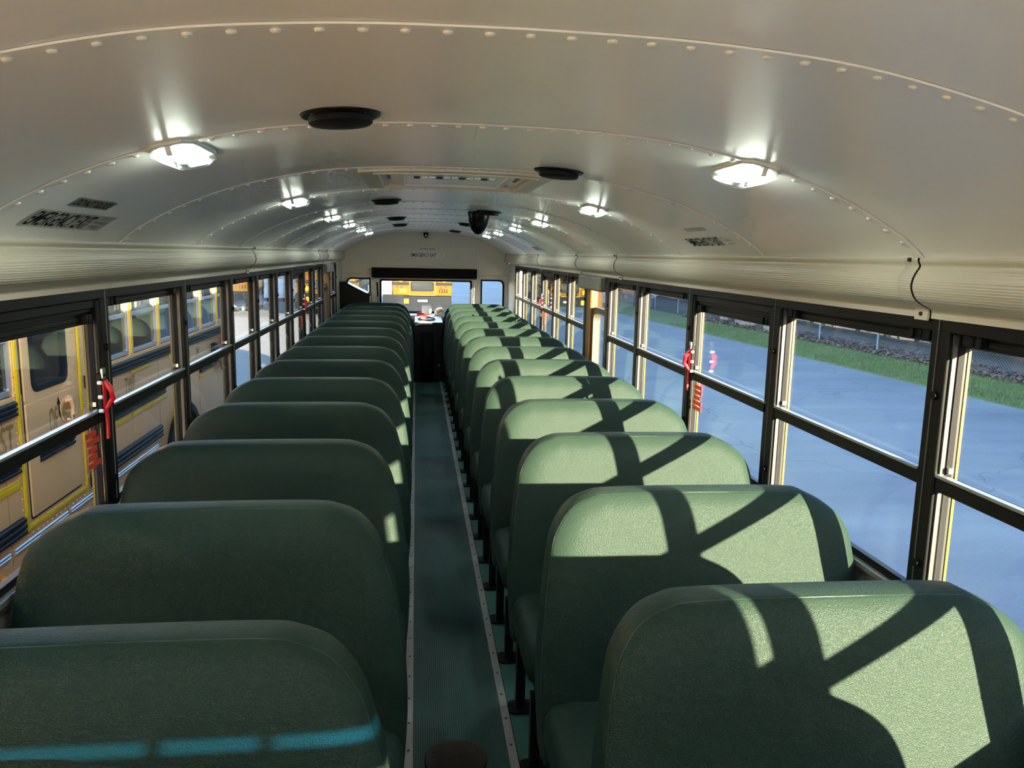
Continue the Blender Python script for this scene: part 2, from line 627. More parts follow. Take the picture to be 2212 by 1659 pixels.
for j, yj in enumerate(ys[1:-1]):
    pts = []
    s = -ARCS[-1]+0.02
    while s < ARCS[-1]-0.015:
        x, z = arc_pt(s, 0.0028)
        x2, z2 = arc_pt(s+0.001, 0.0028)
        pts.append((x, z, math.atan2(z2-z, x2-x)))
        s += 0.0545
    if 0.9 < yj < 3.0:
        for x, z, a in pts:
            o = bpy.data.objects.new('rivet', rivet_me)
            C.objects.link(o)
            o.parent = ceil
            o.location = (x, yj+0.0115, z)
            o.rotation_euler = (0, -a, 0)
    else:
        b = MB()
        for x, z, a in pts:
            q = MB()
            q.add(rv.v, rv.f)
            ca, sa = math.cos(a), math.sin(a)
            q.xf(lambda X, Y, Z: (x+X*ca-Z*sa, yj+0.0115+Y, z+X*sa+Z*ca))
            b.add(q.v, q.f)
        tag(b.build('rivet_row', 'rivet', ceil, smooth=60), kind='stuff')

# outer roof skin of this bus
b = MB()
RO = [(x*1.115, z+0.055) for x, z in ARCH]
RO = [(-1.255, 1.46)]+RO+[(1.255, 1.46)]
RI = [(x, z-0.02) for x, z in RO]
b.loft([[(x, y, z) for x, z in RO] for y in (YF-.1, YB+.1)], False, False)
b.loft([[(x, y, z) for x, z in RI] for y in (YF-.1, YB+.1)], False, False)
tag(b.build('roof', 'yellow', smooth=40), kind='structure')

# ------------------------------------------------------------------ side walls, windows
win_no = 0
SIDE = {1: 'right', -1: 'left'}
EMERG = {(-1, 3), (-1, 9), (1, 4), (1, 10)}      # opening index i: between PIL[i] and PIL[i+1]
DOORS = {(1, 7), (-1, 12)}


def window(side, i):
    global win_no
    win_no += 1
    y0, y1 = PIL[i], PIL[i+1]-PW
    w = thing('window_%d' % win_no, (side*HW, (y0+y1)/2, SILL), kind='structure')
    X = lambda d: side*(HW+d)
    drop = 0.045 if (side, i) in EMERG else 0.0
    gt = GTOP-drop
    # jamb tracks on both ends of the opening, pale strip and dark seal
    for ya, s in ((y0, 1), (y1, -1)):
        box(X(0.012), X(0.025), ya, ya+s*0.006, SILL, GTOP+.03).build('track', 'track', w)
        box(X(0.025), X(0.041), ya, ya+s*0.010, SILL, GTOP+.03).build('seal', 'rubber', w)
        box(X(0.041), X(0.050), ya, ya+s*0.008, SILL, GTOP+.03).build('track', 'innertrack', w)
    # lower sash
    box(X(0.004), X(0.030), y0+.001, y1-.001, RAIL-0.043, RAIL).build('mid_rail', 'frame', w, bevel=0.004)
    box(X(0.000), X(0.018), y0+.004, y1-.004, RAIL-0.006, RAIL+0.002).build('rail_lip', 'sill', w, bevel=0.001)
    box(X(0.012), X(0.030), y0, y1, SILL, SILL+0.022).build('bottom_rail', 'frame', w)
    box(X(0.019), X(0.023), y0+.008, y1-.008, SILL+0.02, RAIL-0.04).build('lower_pane', 'glass', w)
    # upper sash
    box(X(0.036), X(0.040), y0+.008, y1-.008, RAIL-0.02, gt+.003).build('upper_pane', 'glass', w)
    box(X(0.028), X(0.046), y0+.004, y1-.004, gt, gt+0.040).build('top_rail', 'frame', w, bevel=0.003)
    box(X(0.022), X(0.030), y0+.11, y1-.11, gt+0.012, gt+0.026).build('finger_pull', 'frame', w, bevel=0.002)
    for s in (-1, 1):
        yc = (y0+.065) if s < 0 else (y1-.065)
        la = box(X(0.014), X(0.032), yc-.036, yc+.036, gt+0.005, gt+0.034).build('latch', 'frame', w, bevel=0.003)
        box(X(0.006), X(0.016), yc-s*.030-.008, yc-s*.030+.008, gt+0.006, gt+0.033).build('thumb_tab', 'black', la, bevel=0.002)
        box(X(0.010), X(0.016), yc-.006, yc+.006, gt+0.008, gt+0.031).build('thumb_tab', 'black', la, bevel=0.002)
    if drop:
        box(X(0.010), X(0.05), y0, y1, GTOP+.004, GTOP+.034).build('exit_frame', 'frame', w, bevel=0.004)
        box(X(0.018), X(0.05), y0, y1, gt+.04, GTOP+.004).build('exit_frame', 'black', w)
        for ya, s in ((y0, 1), (y1, -1)):
            box(X(0.004), X(0.016), ya, ya+s*0.022, SILL, GTOP+.03).build('exit_frame', 'frame', w, bevel=0.003)
    # bottom slide pin seen in the far lower corner of the upper sash
    box(X(0.026), X(0.036), y1-.02, y1-.008, RAIL+0.006, RAIL+0.020).build('slide_pin', 'steel', w)
    if drop:
        # warning sticker: lines of red print on clear film, low on the far end of the lower pane
        st = None
        ye = y1-0.03
        st = box(X(0.0178), X(0.0186), ye-0.115, ye, RAIL-0.19, RAIL-0.055).build('sticker', 'lensrim', w)
        rnd = random.Random(i)
        for k in range(5):
            z1 = RAIL-0.062-k*0.025
            c0 = rnd.choice((0.004, 0.02, 0.012))
            c1 = rnd.choice((0.004, 0.014, 0.024))
            box(X(0.0172), X(0.0179), ye-0.115+c0, ye-c1, z1-0.018, z1).build('print_line', 'redink', st)
    return w


def side_wall(side):
    w = thing('wall_'+SIDE[side], (side*HW, 0, 0), kind='structure')
    X = lambda d: side*(HW+d)
    # lower lining with its sill, and the outer skin
    yfrom = YF if side < 0 else -.55
    doors = [(PIL[i], PIL[i+1]-PW) for (s, i) in DOORS if s == side]
    spans, y = [], yfrom
    for a, c in sorted(doors):
        spans.append((y, a))
        y = c
    spans.append((y, YB))
    for a, c in spans:
        box(X(0.012), X(0.05), a, c, 0.0, SILL-0.02).build('lining_panel', 'wall', w)
        box(X(-0.004), X(0.055), a, c, SILL-0.020, SILL).build('sill', 'sill', w, bevel=0.004)
        box(X(0.052), X(0.060), a, c, -0.55, SILL).build('outer_skin', 'yellow', w)
    # pillars
    for k, p in enumerate(PIL):
        if side > 0 and p < 0.3:
            continue
        box(X(0.0), X(0.045), p-PW, p, SILL, GTOP+0.036).build('pillar', 'frame', w, bevel=0.004)
        box(X(-0.0015), X(0.004), p-0.030, p-0.026, SILL+.02, GTOP+0.066).build('pillar_seam', 'track' if k in (3, 4) and side > 0 else 'wall', w)
        for zz in (0.86, 1.30):
            MB().cyl((p-0.040, zz), 'x', 0.011, X(-0.008), X(0.002), 10).build('knob', 'black', w, smooth=40)
        box(X(0.050), X(0.057), p-PW-.011, p+.004, SILL-.01, GTOP+.04).build('outer_post', 'trimyellow', w)
    # header plates, one per opening
    for k in range(len(PIL)-1):
        if side > 0 and PIL[k] < 0.3:
            continue
        box(X(0.0), X(0.012), PIL[k]-0.030, PIL[k+1]-0.033, GTOP+0.034, 1.495).build('header_plate', 'frame', w, bevel=0.002)
    box(X(0.012), X(0.105), YF, YB, GTOP+0.034, 1.66).build('header_beam', 'black', w)
    # rear corner of the wall behind the last window
    box(X(0.0), X(0.105), PIL[-1], YB, SILL, 1.50).build('corner_panel', 'cream', w, bevel=0.006)
    if side > 0:
        # front: unseen panels added to block the sun, with a slot for one sliver
        box(X(0.026), X(0.036), YF, 0.180, 1.12, 1.46).build('entrance_panel', 'cream', w)
        box(X(0.0), X(0.06), -.55, 0.30, SILL, 1.12).build('entrance_panel', 'cream', w)
        box(X(0.03), X(0.034), YF, -.55, .05, 1.12).build('entrance_door_pane', 'glass', w)
        box(X(0.026), X(0.036), 0.250, 0.31, 1.12, 1.46).build('entrance_panel', 'cream', w)
        box(X(0.026), X(0.036), 0.180, 0.250, 1.12, 1.175).build('entrance_panel', 'cream', w)
        box(X(0.029), X(0.033), 0.180, 0.250, 1.175, 1.46).build('slot_pane', 'glass', w)
    else:
        box(X(0.0), X(0.105), YF, -0.40, SILL, 1.46).build('driver_panel', 'cream', w)
    for i in range(len(PIL)-1):
        if side > 0 and PIL[i] < 0.3:
            continue
        if (side, i) not in DOORS:
            window(side, i)
    return w


def side_door(side, i, n):
    y0, y1 = PIL[i], PIL[i+1]-PW
    d = thing('door_%d' % n, (side*HW, (y0+y1)/2, 0), kind='structure')
    X = lambda q: side*(HW+q)
    # leaf with two glazed openings
    ya, yb = y0+0.045, y1-0.16
    box(X(0.03), X(0.07), ya, yb, -0.02, 0.30).build('leaf', 'doortan', d)
    b = MB()
    o = rrect(ya, yb, 0.30, 1.255, 0.02, 5)
    q = rrect(ya+0.035, yb-0.035, 0.36, 1.225, 0.07, 5)
    b.ring(o, q, 'x', X(0.03), X(0.07))
    b.build('leaf_frame', 'doortan', d)
    b = MB()
    b.ring(rrect(ya+0.025, yb-0.025, 0.35, 1.235, 0.075, 5), rrect(ya+0.043, yb-0.043, 0.368, 1.217, 0.06, 5), 'x', X(0.018), X(0.03))
    b.build('gasket', 'track', d, smooth=40)
    MB().prism(rrect(ya+0.034, yb-0.034, 0.359, 1.226, 0.069, 5), 'x', X(0.046), X(0.050)).build('pane', 'glass', d)
    box(X(0.05), X(0.054), ya, yb, 1.255, 1.44).build('pane', 'glass', d)
    # orange post and grey post of the door frame
    box(X(0.0), X(0.06), y1-0.150, y1-0.055, 0, 1.44).build('post', 'orange', d, bevel=0.012)
    box(X(0.004), X(0.06), y1-0.050, y1, 0, 1.44).build('post', 'doortan', d, bevel=0.004)
    box(X(0.0), X(0.06), y0, y0+0.045, 0, 1.44).build('post', 'doortan', d, bevel=0.004)
    h = box(X(-0.010), X(0.028), (y0+y1)/2-0.10, (y0+y1)/2-0.02, 0.78, 0.81).build('handle', 'red', d, bevel=0.006)
    # padded box over the door
    k = box(X(-0.040), X(0.03), y0+0.05, y1+0.12, 1.385, 1.487).build('header_pad', 'wall', d, bevel=0.012)
    return d


side_wall(-1)
side_wall(1)
side_door(1, 7, 1)
side_door(-1, 12, 2)

# ------------------------------------------------------------------ duct covers along the eaves
DP = [(.045, 1.653), (.031, 1.650), (.050, 1.640), (.052, 1.630), (.047, 1.618), (.056, 1.602), (.063, 1.585), (.065, 1.567), (.059, 1.549), (.050, 1.536), (.034, 1.524), (.014, 1.514), (.007, 1.508), (.006, 1.489)]


def duct_profile(grow=0.0):
    P = catmull(DP, 8)
    out = []
    for k, (d, z) in enumerate(P):
        rip = 0.0009*math.sin(z*2*math.pi/0.0062) if 1.53 < z < 1.612 else 0.0
        out.append((d+rip+grow*(1 if d > .012 else 0.6), z))
    return out


def duct(side, spans, labels):
    for (y0, y1), lab in zip(spans, labels):
        t = thing('duct_cover', (side*HW, (y0+y1)/2, 1.49), lab, 'duct cover', 'cream covers along the eaves')
        L = [[(side*(HW-d), y, z) for d, z in duct_profile()] for y in (y0, y1-(.0145 if y1 < 10.5 else 0))]
        b = MB().loft(L, False, False)
        # closed back so that the cover has thickness
        b.loft([[(side*(HW-d*0.93+.004), y, z) for d, z in duct_profile()] for y in (y0, y1-(.0145 if y1 < 10.5 else 0))], False, False)
        b.build('cover', 'duct', t, smooth=60)
        # overlapping joint band on the front end with its two screw tabs and a dark strip painted for the shadow gap before it
        if y0 > YF:
            b = MB()
            L = [[(side*(HW-d), y, z) for d, z in duct_profile(g)] for y, g in ((y0-.0105, 0.0), (y0-.010, 0.0030), (y0+.046, 0.0024), (y0+.048, 0.0002))]
            b.loft(L, False, False)
            jb = b.build('joint_band', 'duct', t, smooth=60)
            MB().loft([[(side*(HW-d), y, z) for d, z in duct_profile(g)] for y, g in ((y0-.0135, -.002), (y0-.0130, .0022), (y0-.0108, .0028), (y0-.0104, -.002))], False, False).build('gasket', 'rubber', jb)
            box(side*(HW-.012), side*(HW-.006), y0-.008, y0+.045, 1.483, 1.516).build('tab', 'duct', jb, bevel=0.001)
            MB().cyl((y0+.018, 1.499), 'x', 0.0055, side*(HW-.015), side*(HW-.010), 10).build('screw', 'screw', jb)
            MB().cyl((y0+.020, 1.634), 'x', 0.0055, side*(HW-.060), side*(HW-.050), 10).build('screw', 'screw', jb)
        if y1 > 10.5:
            P = duct_profile()
            MB().prism([(side*(HW-d), z) for d, z in P]+[(side*(HW+.004), 1.489), (side*(HW+.004), 1.653)], 'y', y1-.004, y1+.004).build('end_cap', 'duct', t)


rs = [(YF, 1.86), (1.86, 4.884), (4.884, 6.10), (6.10, 8.07), (8.07, 10.95)]
duct(1, rs, ['nearest cream duct cover above the right windows beside the camera', 'long ribbed cream duct cover over the near right windows',
             'short cream duct cover reaching to the box over the right door', 'cream duct cover just behind the right emergency door', 'rearmost cream duct cover over the right windows'])
ls = [(YF, 4.904), (4.904, 8.10), (8.10, 8.85), (8.85, 10.95)]
duct(-1, ls, ['long ribbed cream duct cover over the near left windows', 'cream duct cover over the middle of the left windows',
              'short cream duct cover section in front of the left emergency door', 'rearmost cream duct cover on the left by the black cabinet'])

# ------------------------------------------------------------------ rear wall
rw = thing('wall_rear', (0, YB, 0), kind='structure')
y0, y1 = YB, YB+0.05
top = [(x, z) for x, z in ARCH]
# upper panel: arch down to 1.30, in vertical strips
b = MB()
b.prism([(-1.10, 1.33)]+top+[(1.10, 1.33)], 'y', y0, y1)
b.build('upper_panel', 'cream', rw)
b = MB()
b.prism([(-1.16, 1.33), (-1.16, 1.66), (-1.09, 1.66), (-1.09, 1.33)], 'y', y0+.002, y1)
b.prism([(1.16, 1.33), (1.16, 1.66), (1.09, 1.66), (1.09, 1.33)], 'y', y0+.002, y1)
b.build('corner_filler', 'cream', rw)
box(-0.69, 0.70, y0-.004, y0+.004, 1.452, 1.722).build('access_panel', 'cream', rw, bevel=0.002)
for s in (-1, 1):
    box(s*1.095, s*1.16, y0, y1, 0, 1.33).build('post', 'cream', rw)
    box(s*0.695, s*0.762, y0, y1, 0, 1.33).build('post', 'cream', rw)
    box(s*0.762, s*1.095, y0, y1, 0, 0.74).build('lower_panel', 'cream', rw)
    box(s*0.762, s*1.095, y0, y1, 1.275, 1.33).build('lintel', 'cream', rw)
    box(s*1.02, s*1.15, y0-.02, y0+.01, 0.0, 1.40).build('corner_cover', 'cream', rw) if False else None
box(-0.695, 0.695, y0, y1, 1.283, 1.33).build('lintel', 'cream', rw)
box(-0.695, 0.695, y0, y1, 0, 0.74).build('lower_panel', 'cream', rw)
# seams above the side windows
for s in (-1, 1):
    box(s*0.70, s*1.15, y0-.002, y0+.001, 1.329, 1.332).build('seam', 'wall', rw)
# small side windows with black rubber surrounds
for n, s in ((1, -1), (2, 1)):
    win_no += 1
    w = thing('window_%d' % win_no, (s*.93, YB, 0.74), kind='structure')
    xa, xb = sorted((s*0.762, s*1.096))
    cor = (1, 1, 0, 0) if s > 0 else (0, 0, 1, 1)
    b = MB()
    b.ring(rrect(xa, xb, 0.74, 1.275, 0.07, 5, cor), rrect(xa+.022, xb-.022, 0.762, 1.253, 0.055, 5, cor), 'y', y0-.010, y1)
    b.build('seal', 'rubber', w, smooth=40)
    MB().prism(rrect(xa+.02, xb-.02, 0.76, 1.255, 0.055, 5, cor), 'y', y0+.02, y0+.024).build('pane', 'glass', w)
# corner fill outside the rounded corner
for s in (-1, 1):
    cx, cz, r_ = s*(1.096-.07), 1.275-.07, .07
    P = [(s*1.096, 1.275)]+[(cx+s*r_*math.cos(R(a)), cz+r_*math.sin(R(a))) for a in (0, 18, 36, 54, 72, 90)]
    MB().prism(P, 'y', y0, y1).build('corner_fillet', 'cream', rw)
# emergency window in the middle
win_no += 1
w = thing('window_%d' % win_no, (0, YB, 0.74), kind='structure')
MB().ring(rrect(-.695, .695, 0.74, 1.283, .01, 2), rrect(-.635, .635, 0.80, 1.255, .01, 2), 'y', y0-.012, y1).build('sash', 'cream', w)
MB().ring(rrect(-.640, .640, 0.795, 1.26, .02, 3), rrect(-.615, .615, 0.82, 1.237, .02, 3), 'y', y0-.018, y0+.04).build('seal', 'rubber', w, smooth=40)
MB().prism(rrect(-.62, .62, 0.815, 1.242, .02, 3), 'y', y0+.02, y0+.024).build('pane', 'glass', w)
for s in (-1, 1):
    g = MB().tube([(s*.672, y0-.03, 1.215), (s*.664, y0-.03, 1.02)], 0.010, 10).build('gas_strut', 'black' if s < 0 else 'steel', w, smooth=40)
    MB().tube([(s*.664, y0-.03, 1.02), (s*.655, y0-.03, 0.86)], 0.006, 8).build('strut_rod', 'steel', g, smooth=40)
sh = box(-.600, -.312, y0+.012, y0+.014, 0.86, 1.048).build('paper_sheet', 'label')
tag(sh, 'plain white sheet taped low on the rear emergency window', 'paper sheet')

bl = thing('window_blind', (-.02, YB-.09, 1.29), 'rolled black blind hanging over the rear emergency window', 'blind')
MB().prism(rrect(y0-.10, y0-.015, 1.288, 1.418, .016, 4), 'x', -.744, .702).build('cassette', 'blind', bl, smooth=40)
box(-.735, .695, y0-.075, y0-.060, 1.277, 1.292).build('hem_bar', 'black', bl, bevel=.003)
for xx in (-.68, -.07, .66):
    MB().cyl((xx, 1.395), 'y', .007, y0-.104, y0-.098, 10).build('screw', 'screw', bl)


def flat_sign(name, label, cat, x0, x1, z0, z1, txt, tz0, tz1, tx0, tx1, small=None):
    t = thing(name, ((x0+x1)/2, YB, z0), label, cat)
    box(x0, x1, y0-.0075, y0-.0035, z0, z1).build('plate', 'label', t)
    b, wd = text_mb(txt, tz1-tz0, 1.0, 0.012)
    k = (tx1-tx0)/wd
    b.xf(lambda X, Y, Z: (tx0+X*k, y0-.0085, tz0+Y))
    b.build('lettering', 'ink', t)
    for n_, (sx0, sx1, sz0, sz1, s_) in enumerate(small or []):
        b, wd = text_mb(s_, sz1-sz0)
        k2 = (sx1-sx0)/wd
        b.xf(lambda X, Y, Z: (sx0+X*k2, y0-.0085, sz0+Y))
        b.build('small_lettering', 'greyink', t)


flat_sign('exit_sign', 'EMERGENCY EXIT plate on the rear wall above the black blind', 'sign', -.220, .259, 1.564, 1.630, 'EMERGENCY EXIT', 1.573, 1.624, -.214, .143,
          [(.172, .226, 1.612, 1.622, 'LIFT'), (.150, .252, 1.594, 1.604, 'TO OPEN'), (.165, .232, 1.575, 1.585, 'PUSH')])
flat_sign('block_sign', 'small white DO NOT BLOCK plate on the rear wall', 'sign', -.097, .141, 1.660, 1.704, 'DO NOT BLOCK', 1.669, 1.696, -.085, .130)

# dome camera on the rear wall and one under the ceiling


def dome_cam(loc, sc, label, wall):
    t = thing('security_camera', loc, label, 'camera')
    x, y, z = loc
    prof = [(0.0, -1.0), (.32, -.94), (.62, -.74), (.86, -.42), (1.0, -.02), (1.0, .20), (.86, .30), (.0, .30)]
    b = MB()
    L = []
    for r_, h in prof:
        L.append([(x+sc*.62*r_*math.cos(2*math.pi*k/20), y+sc*.62*r_*math.sin(2*math.pi*k/20), z+sc*h) for k in range(20)])
    b.loft(L, True, True)
    b.build('dome', 'cabinet', t, smooth=40)
    MB().cyl((x, z-sc*.42), 'y', sc*.17, y-sc*.60, y-sc*.44, 14).build('lens', 'steel' if wall else 'black', t, smooth=40)
    if wall:
        box(x-.03, x+.03, y, y0, z+sc*.1, z+sc*.32).build('bracket', 'cabinet', t, bevel=.004)


dome_cam((-.006, YB-.058, 1.885), 0.056, 'little black dome camera high on the rear wall', True)
dome_cam((.271, 5.36, 1.872), 0.118, 'black dome camera hanging from the ceiling beside a right speaker', False)
sk = box(1.085, 1.125, 10.86, 10.95, 1.645, 1.685).build('small_siren', 'cabinet', bevel=.006)
tag(sk, 'small black box tucked in the right rear ceiling corner', 'siren box')

# black cabinet in the left rear corner
cb = thing('equipment_cabinet', (-.95, 10.9, 0), 'black cabinet with a slanted glossy top in the left rear corner', 'cabinet')
MB().prism([(-1.145, 0.30), (-.752, 0.30), (-.752, 1.045), (-1.10, 1.218), (-1.145, 1.228)], 'y', 10.76, 11.13).build('body', 'cabinet', cb, bevel=.006)
MB().prism([(-.748, 1.046), (-1.098, 1.220), (-1.093, 1.230), (-.742, 1.056)], 'y', 10.755, 11.13).build('lid', 'cabinet', cb)
MB().tube([(-.748, 10.752, 0.60), (-.748, 10.752, 1.045)], .008, 8).build('edge_strip', 'steel', cb, smooth=40)

# engine cover and shelf
ec = thing('engine_cover', (0.005, 10.5, 0), 'black engine housing closing the aisle with a pale shelf on top', 'engine cover')
box(-.152, .190, 10.0, 10.66, 0, 0.755).build('housing', 'rubber', ec, bevel=.01)
MB().prism([(10.0, .756), (10.66, .776), (10.66, .786), (9.992, .766)], 'x', -.154, .194).build('shelf', 'shelf', ec)
box(-.74, 1.14, 10.72, 11.14, 0.0, 0.795).build('rear_ledge', 'shelf', ec, bevel=.006)
dp = box(-.075, .075, 9.975, 10.0, 0.06, 0.66).build('hatch_panel', 'cabinet', ec, bevel=.01)
for x in (-.058, -.045, .045, .058):
    MB().tube([(x, 9.968, 0.12), (x, 9.968, 0.58)], .004, 6).build('rib', 'cabinet', dp)
for z in (.20, .38, .62):
    MB().cyl((.0, z), 'y', .006, 9.968, 9.978, 8).build('bolt', 'screw', dp)
MB().cyl((.152, .22), 'y', .012, 9.985, 10.0, 12).build('knob', 'steel', ec, smooth=40)

# things lying on the shelf and ledge
rt = thing('red_strap', (-.10, 10.72, .786), 'red webbing strap bunched on the shelf at the aisle end', 'strap')
MB().tube([(-.125, 10.615, .815), (-.09, 10.61, .822), (-.03, 10.60, .812), (.0, 10.58, .802)], [.024, .028, .022, .012], 8).build('webbing', 'red', rt, smooth=60)
MB().tube([(.0, 10.575, .802), (.02, 10.56, .800), (.045, 10.565, .799)], .010, 8).build('buckle', 'cable', rt, smooth=60)
cc = MB().tube([(.0+.105*math.cos(a/24*2*math.pi), 10.33+.17*math.sin(a/24*2*math.pi), .7745+.0303*(.33+.17*math.sin(a/24*2*math.pi))) for a in range(24)], .008, 8, True).build('cable_coil', 'cable', smooth=60)
tag(cc, 'brown cable coiled on the pale engine shelf', 'cable')
wb = thing('white_box', (.005, 10.95, .795), 'small white carton standing at the foot of the rear window', 'box')
box(-.062, .072, 10.92, 11.0, .795, .905).build('carton', 'box', wb, bevel=.008)
box(-.055, .065, 10.90, 11.02, .795, .806).build('tray', 'box', wb, bevel=.003)
cp = thing('cap', (.19, 10.95, .795), 'cream rounded cap lying beside the white carton', 'cap')
b = MB()
L = []
for k in range(8):
    a = k/7*math.pi/2
    L.append([(.192+(.07*math.cos(t)-.012*math.cos(2*t))*math.cos(a*.96), 10.95+.075*math.sin(t)*math.cos(a*.96), .797+.092*math.sin(a)) for t in [2*math.pi*i/20 for i in range(20)]])
b.loft(L)
b.build('crown', 'beige', cp, smooth=60)
MB().tube([(.15, 10.885, .825), (.185, 10.875, .838), (.215, 10.875, .845), (.222, 10.876, .858), (.20, 10.878, .862)], .004, 6).build('band', 'cable', cp)

# ------------------------------------------------------------------ front of the bus (behind the camera)
fw = thing('wall_front', (0, YF, 0), kind='structure')
box(-1.2, 1.2, YF-.06, YF, 0, .95).build('dash_panel', 'cream', fw)
MB().prism([(-1.2, 1.66), (-1.2, 1.70)]+ARCH+[(1.2, 1.70), (1.2, 1.66)], 'y', YF-.06, YF).build('upper_panel', 'cream', fw)
box(.08, .16, YF-.06, YF, .42, 1.66).build('centre_post', 'cream', fw)
box(-1.2, -1.06, YF-.06, YF, .42, 1.66).build('corner_post', 'cream', fw)
box(.16, 1.2, YF-.06, YF, 1.40, 1.449).build('door_side_panel', 'cream', fw)  # opaque strips added to keep direct sun off the nearest seats
box(.16, 1.2, YF-.06, YF, 1.476, 1.66).build('door_side_header', 'cream', fw)
box(.22, 1.2, YF-.035, YF-.031, 1.449, 1.476).build('tinted_visor', 'tint', fw)
for x in (.775, .955):
    MB().prism([(x-.01, 1.44), (x+.006, 1.44), (x+.022, 1.48), (x+.006, 1.48)], 'y', YF-.05, YF-.03).build('visor_clip', 'black', fw)
box(.16, 1.2, YF-.035, YF-.031, .95, 1.40).build('windshield_pane', 'glass', fw)
box(-1.06, .08, YF-.035, YF-.031, .95, 1.66).build('windshield_pane', 'glass', fw)

dg = thing('instrument_console', (.0, -.8, 0), 'pale sloping instrument console at the front behind the camera', 'console')
MB().prism([(YF+.02, 0), (-.30, 0), (-.30, 1.12), (-.36, 1.17), (YF+.02, .80)], 'x', -1.10, 1.12).build('hood', 'hood', dg, bevel=.03)  # unseen slope added to throw sunlight up onto the near ceiling
box(-.40, .60, -.302, -.288, .12, .90).build('service_panel', 'wall', dg, bevel=.01)

# ------------------------------------------------------------------ seats
OUT = [(.207, .245), (.201, .36), (.199, .48), (.212, .645), (.231, .80), (.248, .866), (.288, .926), (.345, .957), (.42, .967), (.68, .968),
       (.94, .964), (1.0, .950), (1.06, .918), (1.10, .876), (1.122, .81), (1.132, .70), (1.136, .55), (1.136, .40), (1.132, .245)]
OUT_L = [(.178, .245), (.167, .36), (.164, .48), (.174, .60), (.195, .74), (.214, .80), (.236, .866), (.284, .928)] + OUT[7:]
XC = 0.68


def make_seat(sg):
    """seat facing -y with local origin on the floor below the top of its back; sg +1: aisle on the -x side"""
    src = OUT if sg > 0 else OUT_L
    P = catmull(src, 5)
    bot = [(src[-1][0]+(src[0][0]-src[-1][0])*k/14, .243) for k in range(1, 14)]
    O = [((x-XC)*sg, z) for x, z in P+bot]

    def dist(p):
        best = 9
        for a, q in zip(O, O[1:]+O[:1]):
            dx, dz = q[0]-a[0], q[1]-a[1]
            L2 = dx*dx+dz*dz or 1e-9
            t = max(0, min(1, ((p[0]-a[0])*dx+(p[1]-a[1])*dz)/L2))
            best = min(best, math.hypot(p[0]-a[0]-t*dx, p[1]-a[1]-t*dz))
        return best
    yf = lambda z: -.004-(.967-z)*.235
    yb = lambda z: .064-(.967-z)*.16
    sp = [(max(-.24, min(.24, x*.62)), .62) for x, z in O]
    ins = lambda w: [(x+(a-x)*w, z+(c-z)*w) for (x, z), (a, c) in zip(O, sp)]
    loops = []
    for w in (.97, .8, .55, .3, .14, .06, .02):
        L = ins(w)
        loops.append([(x, yb(z)+.014*(1-math.exp(-dist((x, z))/.025)), z) for x, z in L])
    loops.append([(x, yb(z), z) for x, z in ins(.004)])
    loops.append([(x, yb(z)-.006, z) for x, z in O])
    loops.append([(x, (yb(z)+yf(z))/2, z) for x, z in ins(-.006)])
    loops.append([(x, yf(z)+.006, z) for x, z in O])
    front = []
    for w in (.012, .022, .045, .075, .11, .16, .23, .33, .48, .66, .84, .97):
        L = ins(w)
        row = []
        for x, z in L:
            d = dist((x, z))
            soft = .034*(1-math.exp(-d/.032))
            soft += .010*math.exp(-((z-.60)/.13)**2)*(1-math.exp(-d/.10))
            row.append((x, yf(z)-soft, z))
        loops.append(row)
    lf = 'left' if sg < 0 else 'right'
    me_back = MB().loft(loops).mesh('backrest', 'vinyl', smooth=45)
    seam = [(x, yf(z)+.0005, z) for x, z in ins(.010)[:len(P)]]
    me_pipe = MB().tube(seam, .0020, 6).mesh('piping', 'piping', smooth=60)
    # cushion: rounded slab, slightly crowned
    b = MB()
    xa, xb, ya, ycb = -.478, .452, -.570, -.135
    if sg < 0:
        xa, xb = -xb, -xa+.030
    L = []
    for z, gx in ((.292, .030), (.300, .010), (.330, .0), (.385, .0), (.412, .010), (.428, .030), (.436, .075), (.440, .16)):
        L.append([(x, y, z) for x, y in rrect(xa+gx, xb-gx, ya+gx*1.1, ycb-min(gx, .05), max(.012, .05-gx*.2), 4)])
    b.loft(L)
    me_cush = b.mesh('cushion', 'vinyl', smooth=50)
    fr = MB()
    for y in (-.54, -.20):
        fr.box(xa+.03, xb-.02, y-.014, y+.014, .262, .293)
    fr.box(xa+.03, xa+.06, -.55, -.18, .268, .29)
    fr.box(xb-.05, xb-.02, -.55, -.18, .268, .29)
    me_fr = fr.mesh('frame', 'black')
    legs = []
    for y in (-.540, -.195):
        lb = MB().box(sg*(.234-XC)-.016, sg*(.234-XC)+.016, y-.016, y+.016, .008, .265)
        fp = MB().prism([(x, yy) for x, yy in rrect(sg*(.240-XC)-.047, sg*(.240-XC)+.047, y-.042, y+.042, .02, 3)], 'z', .0, .009)
        fp.cyl((sg*(.240-XC)+.030, y-.024), 'z', .006, .009, .014, 6)
        legs.append((lb.mesh('leg', 'black'), fp.mesh('foot_plate', 'black')))
    return me_back, me_pipe, me_cush, me_fr, legs


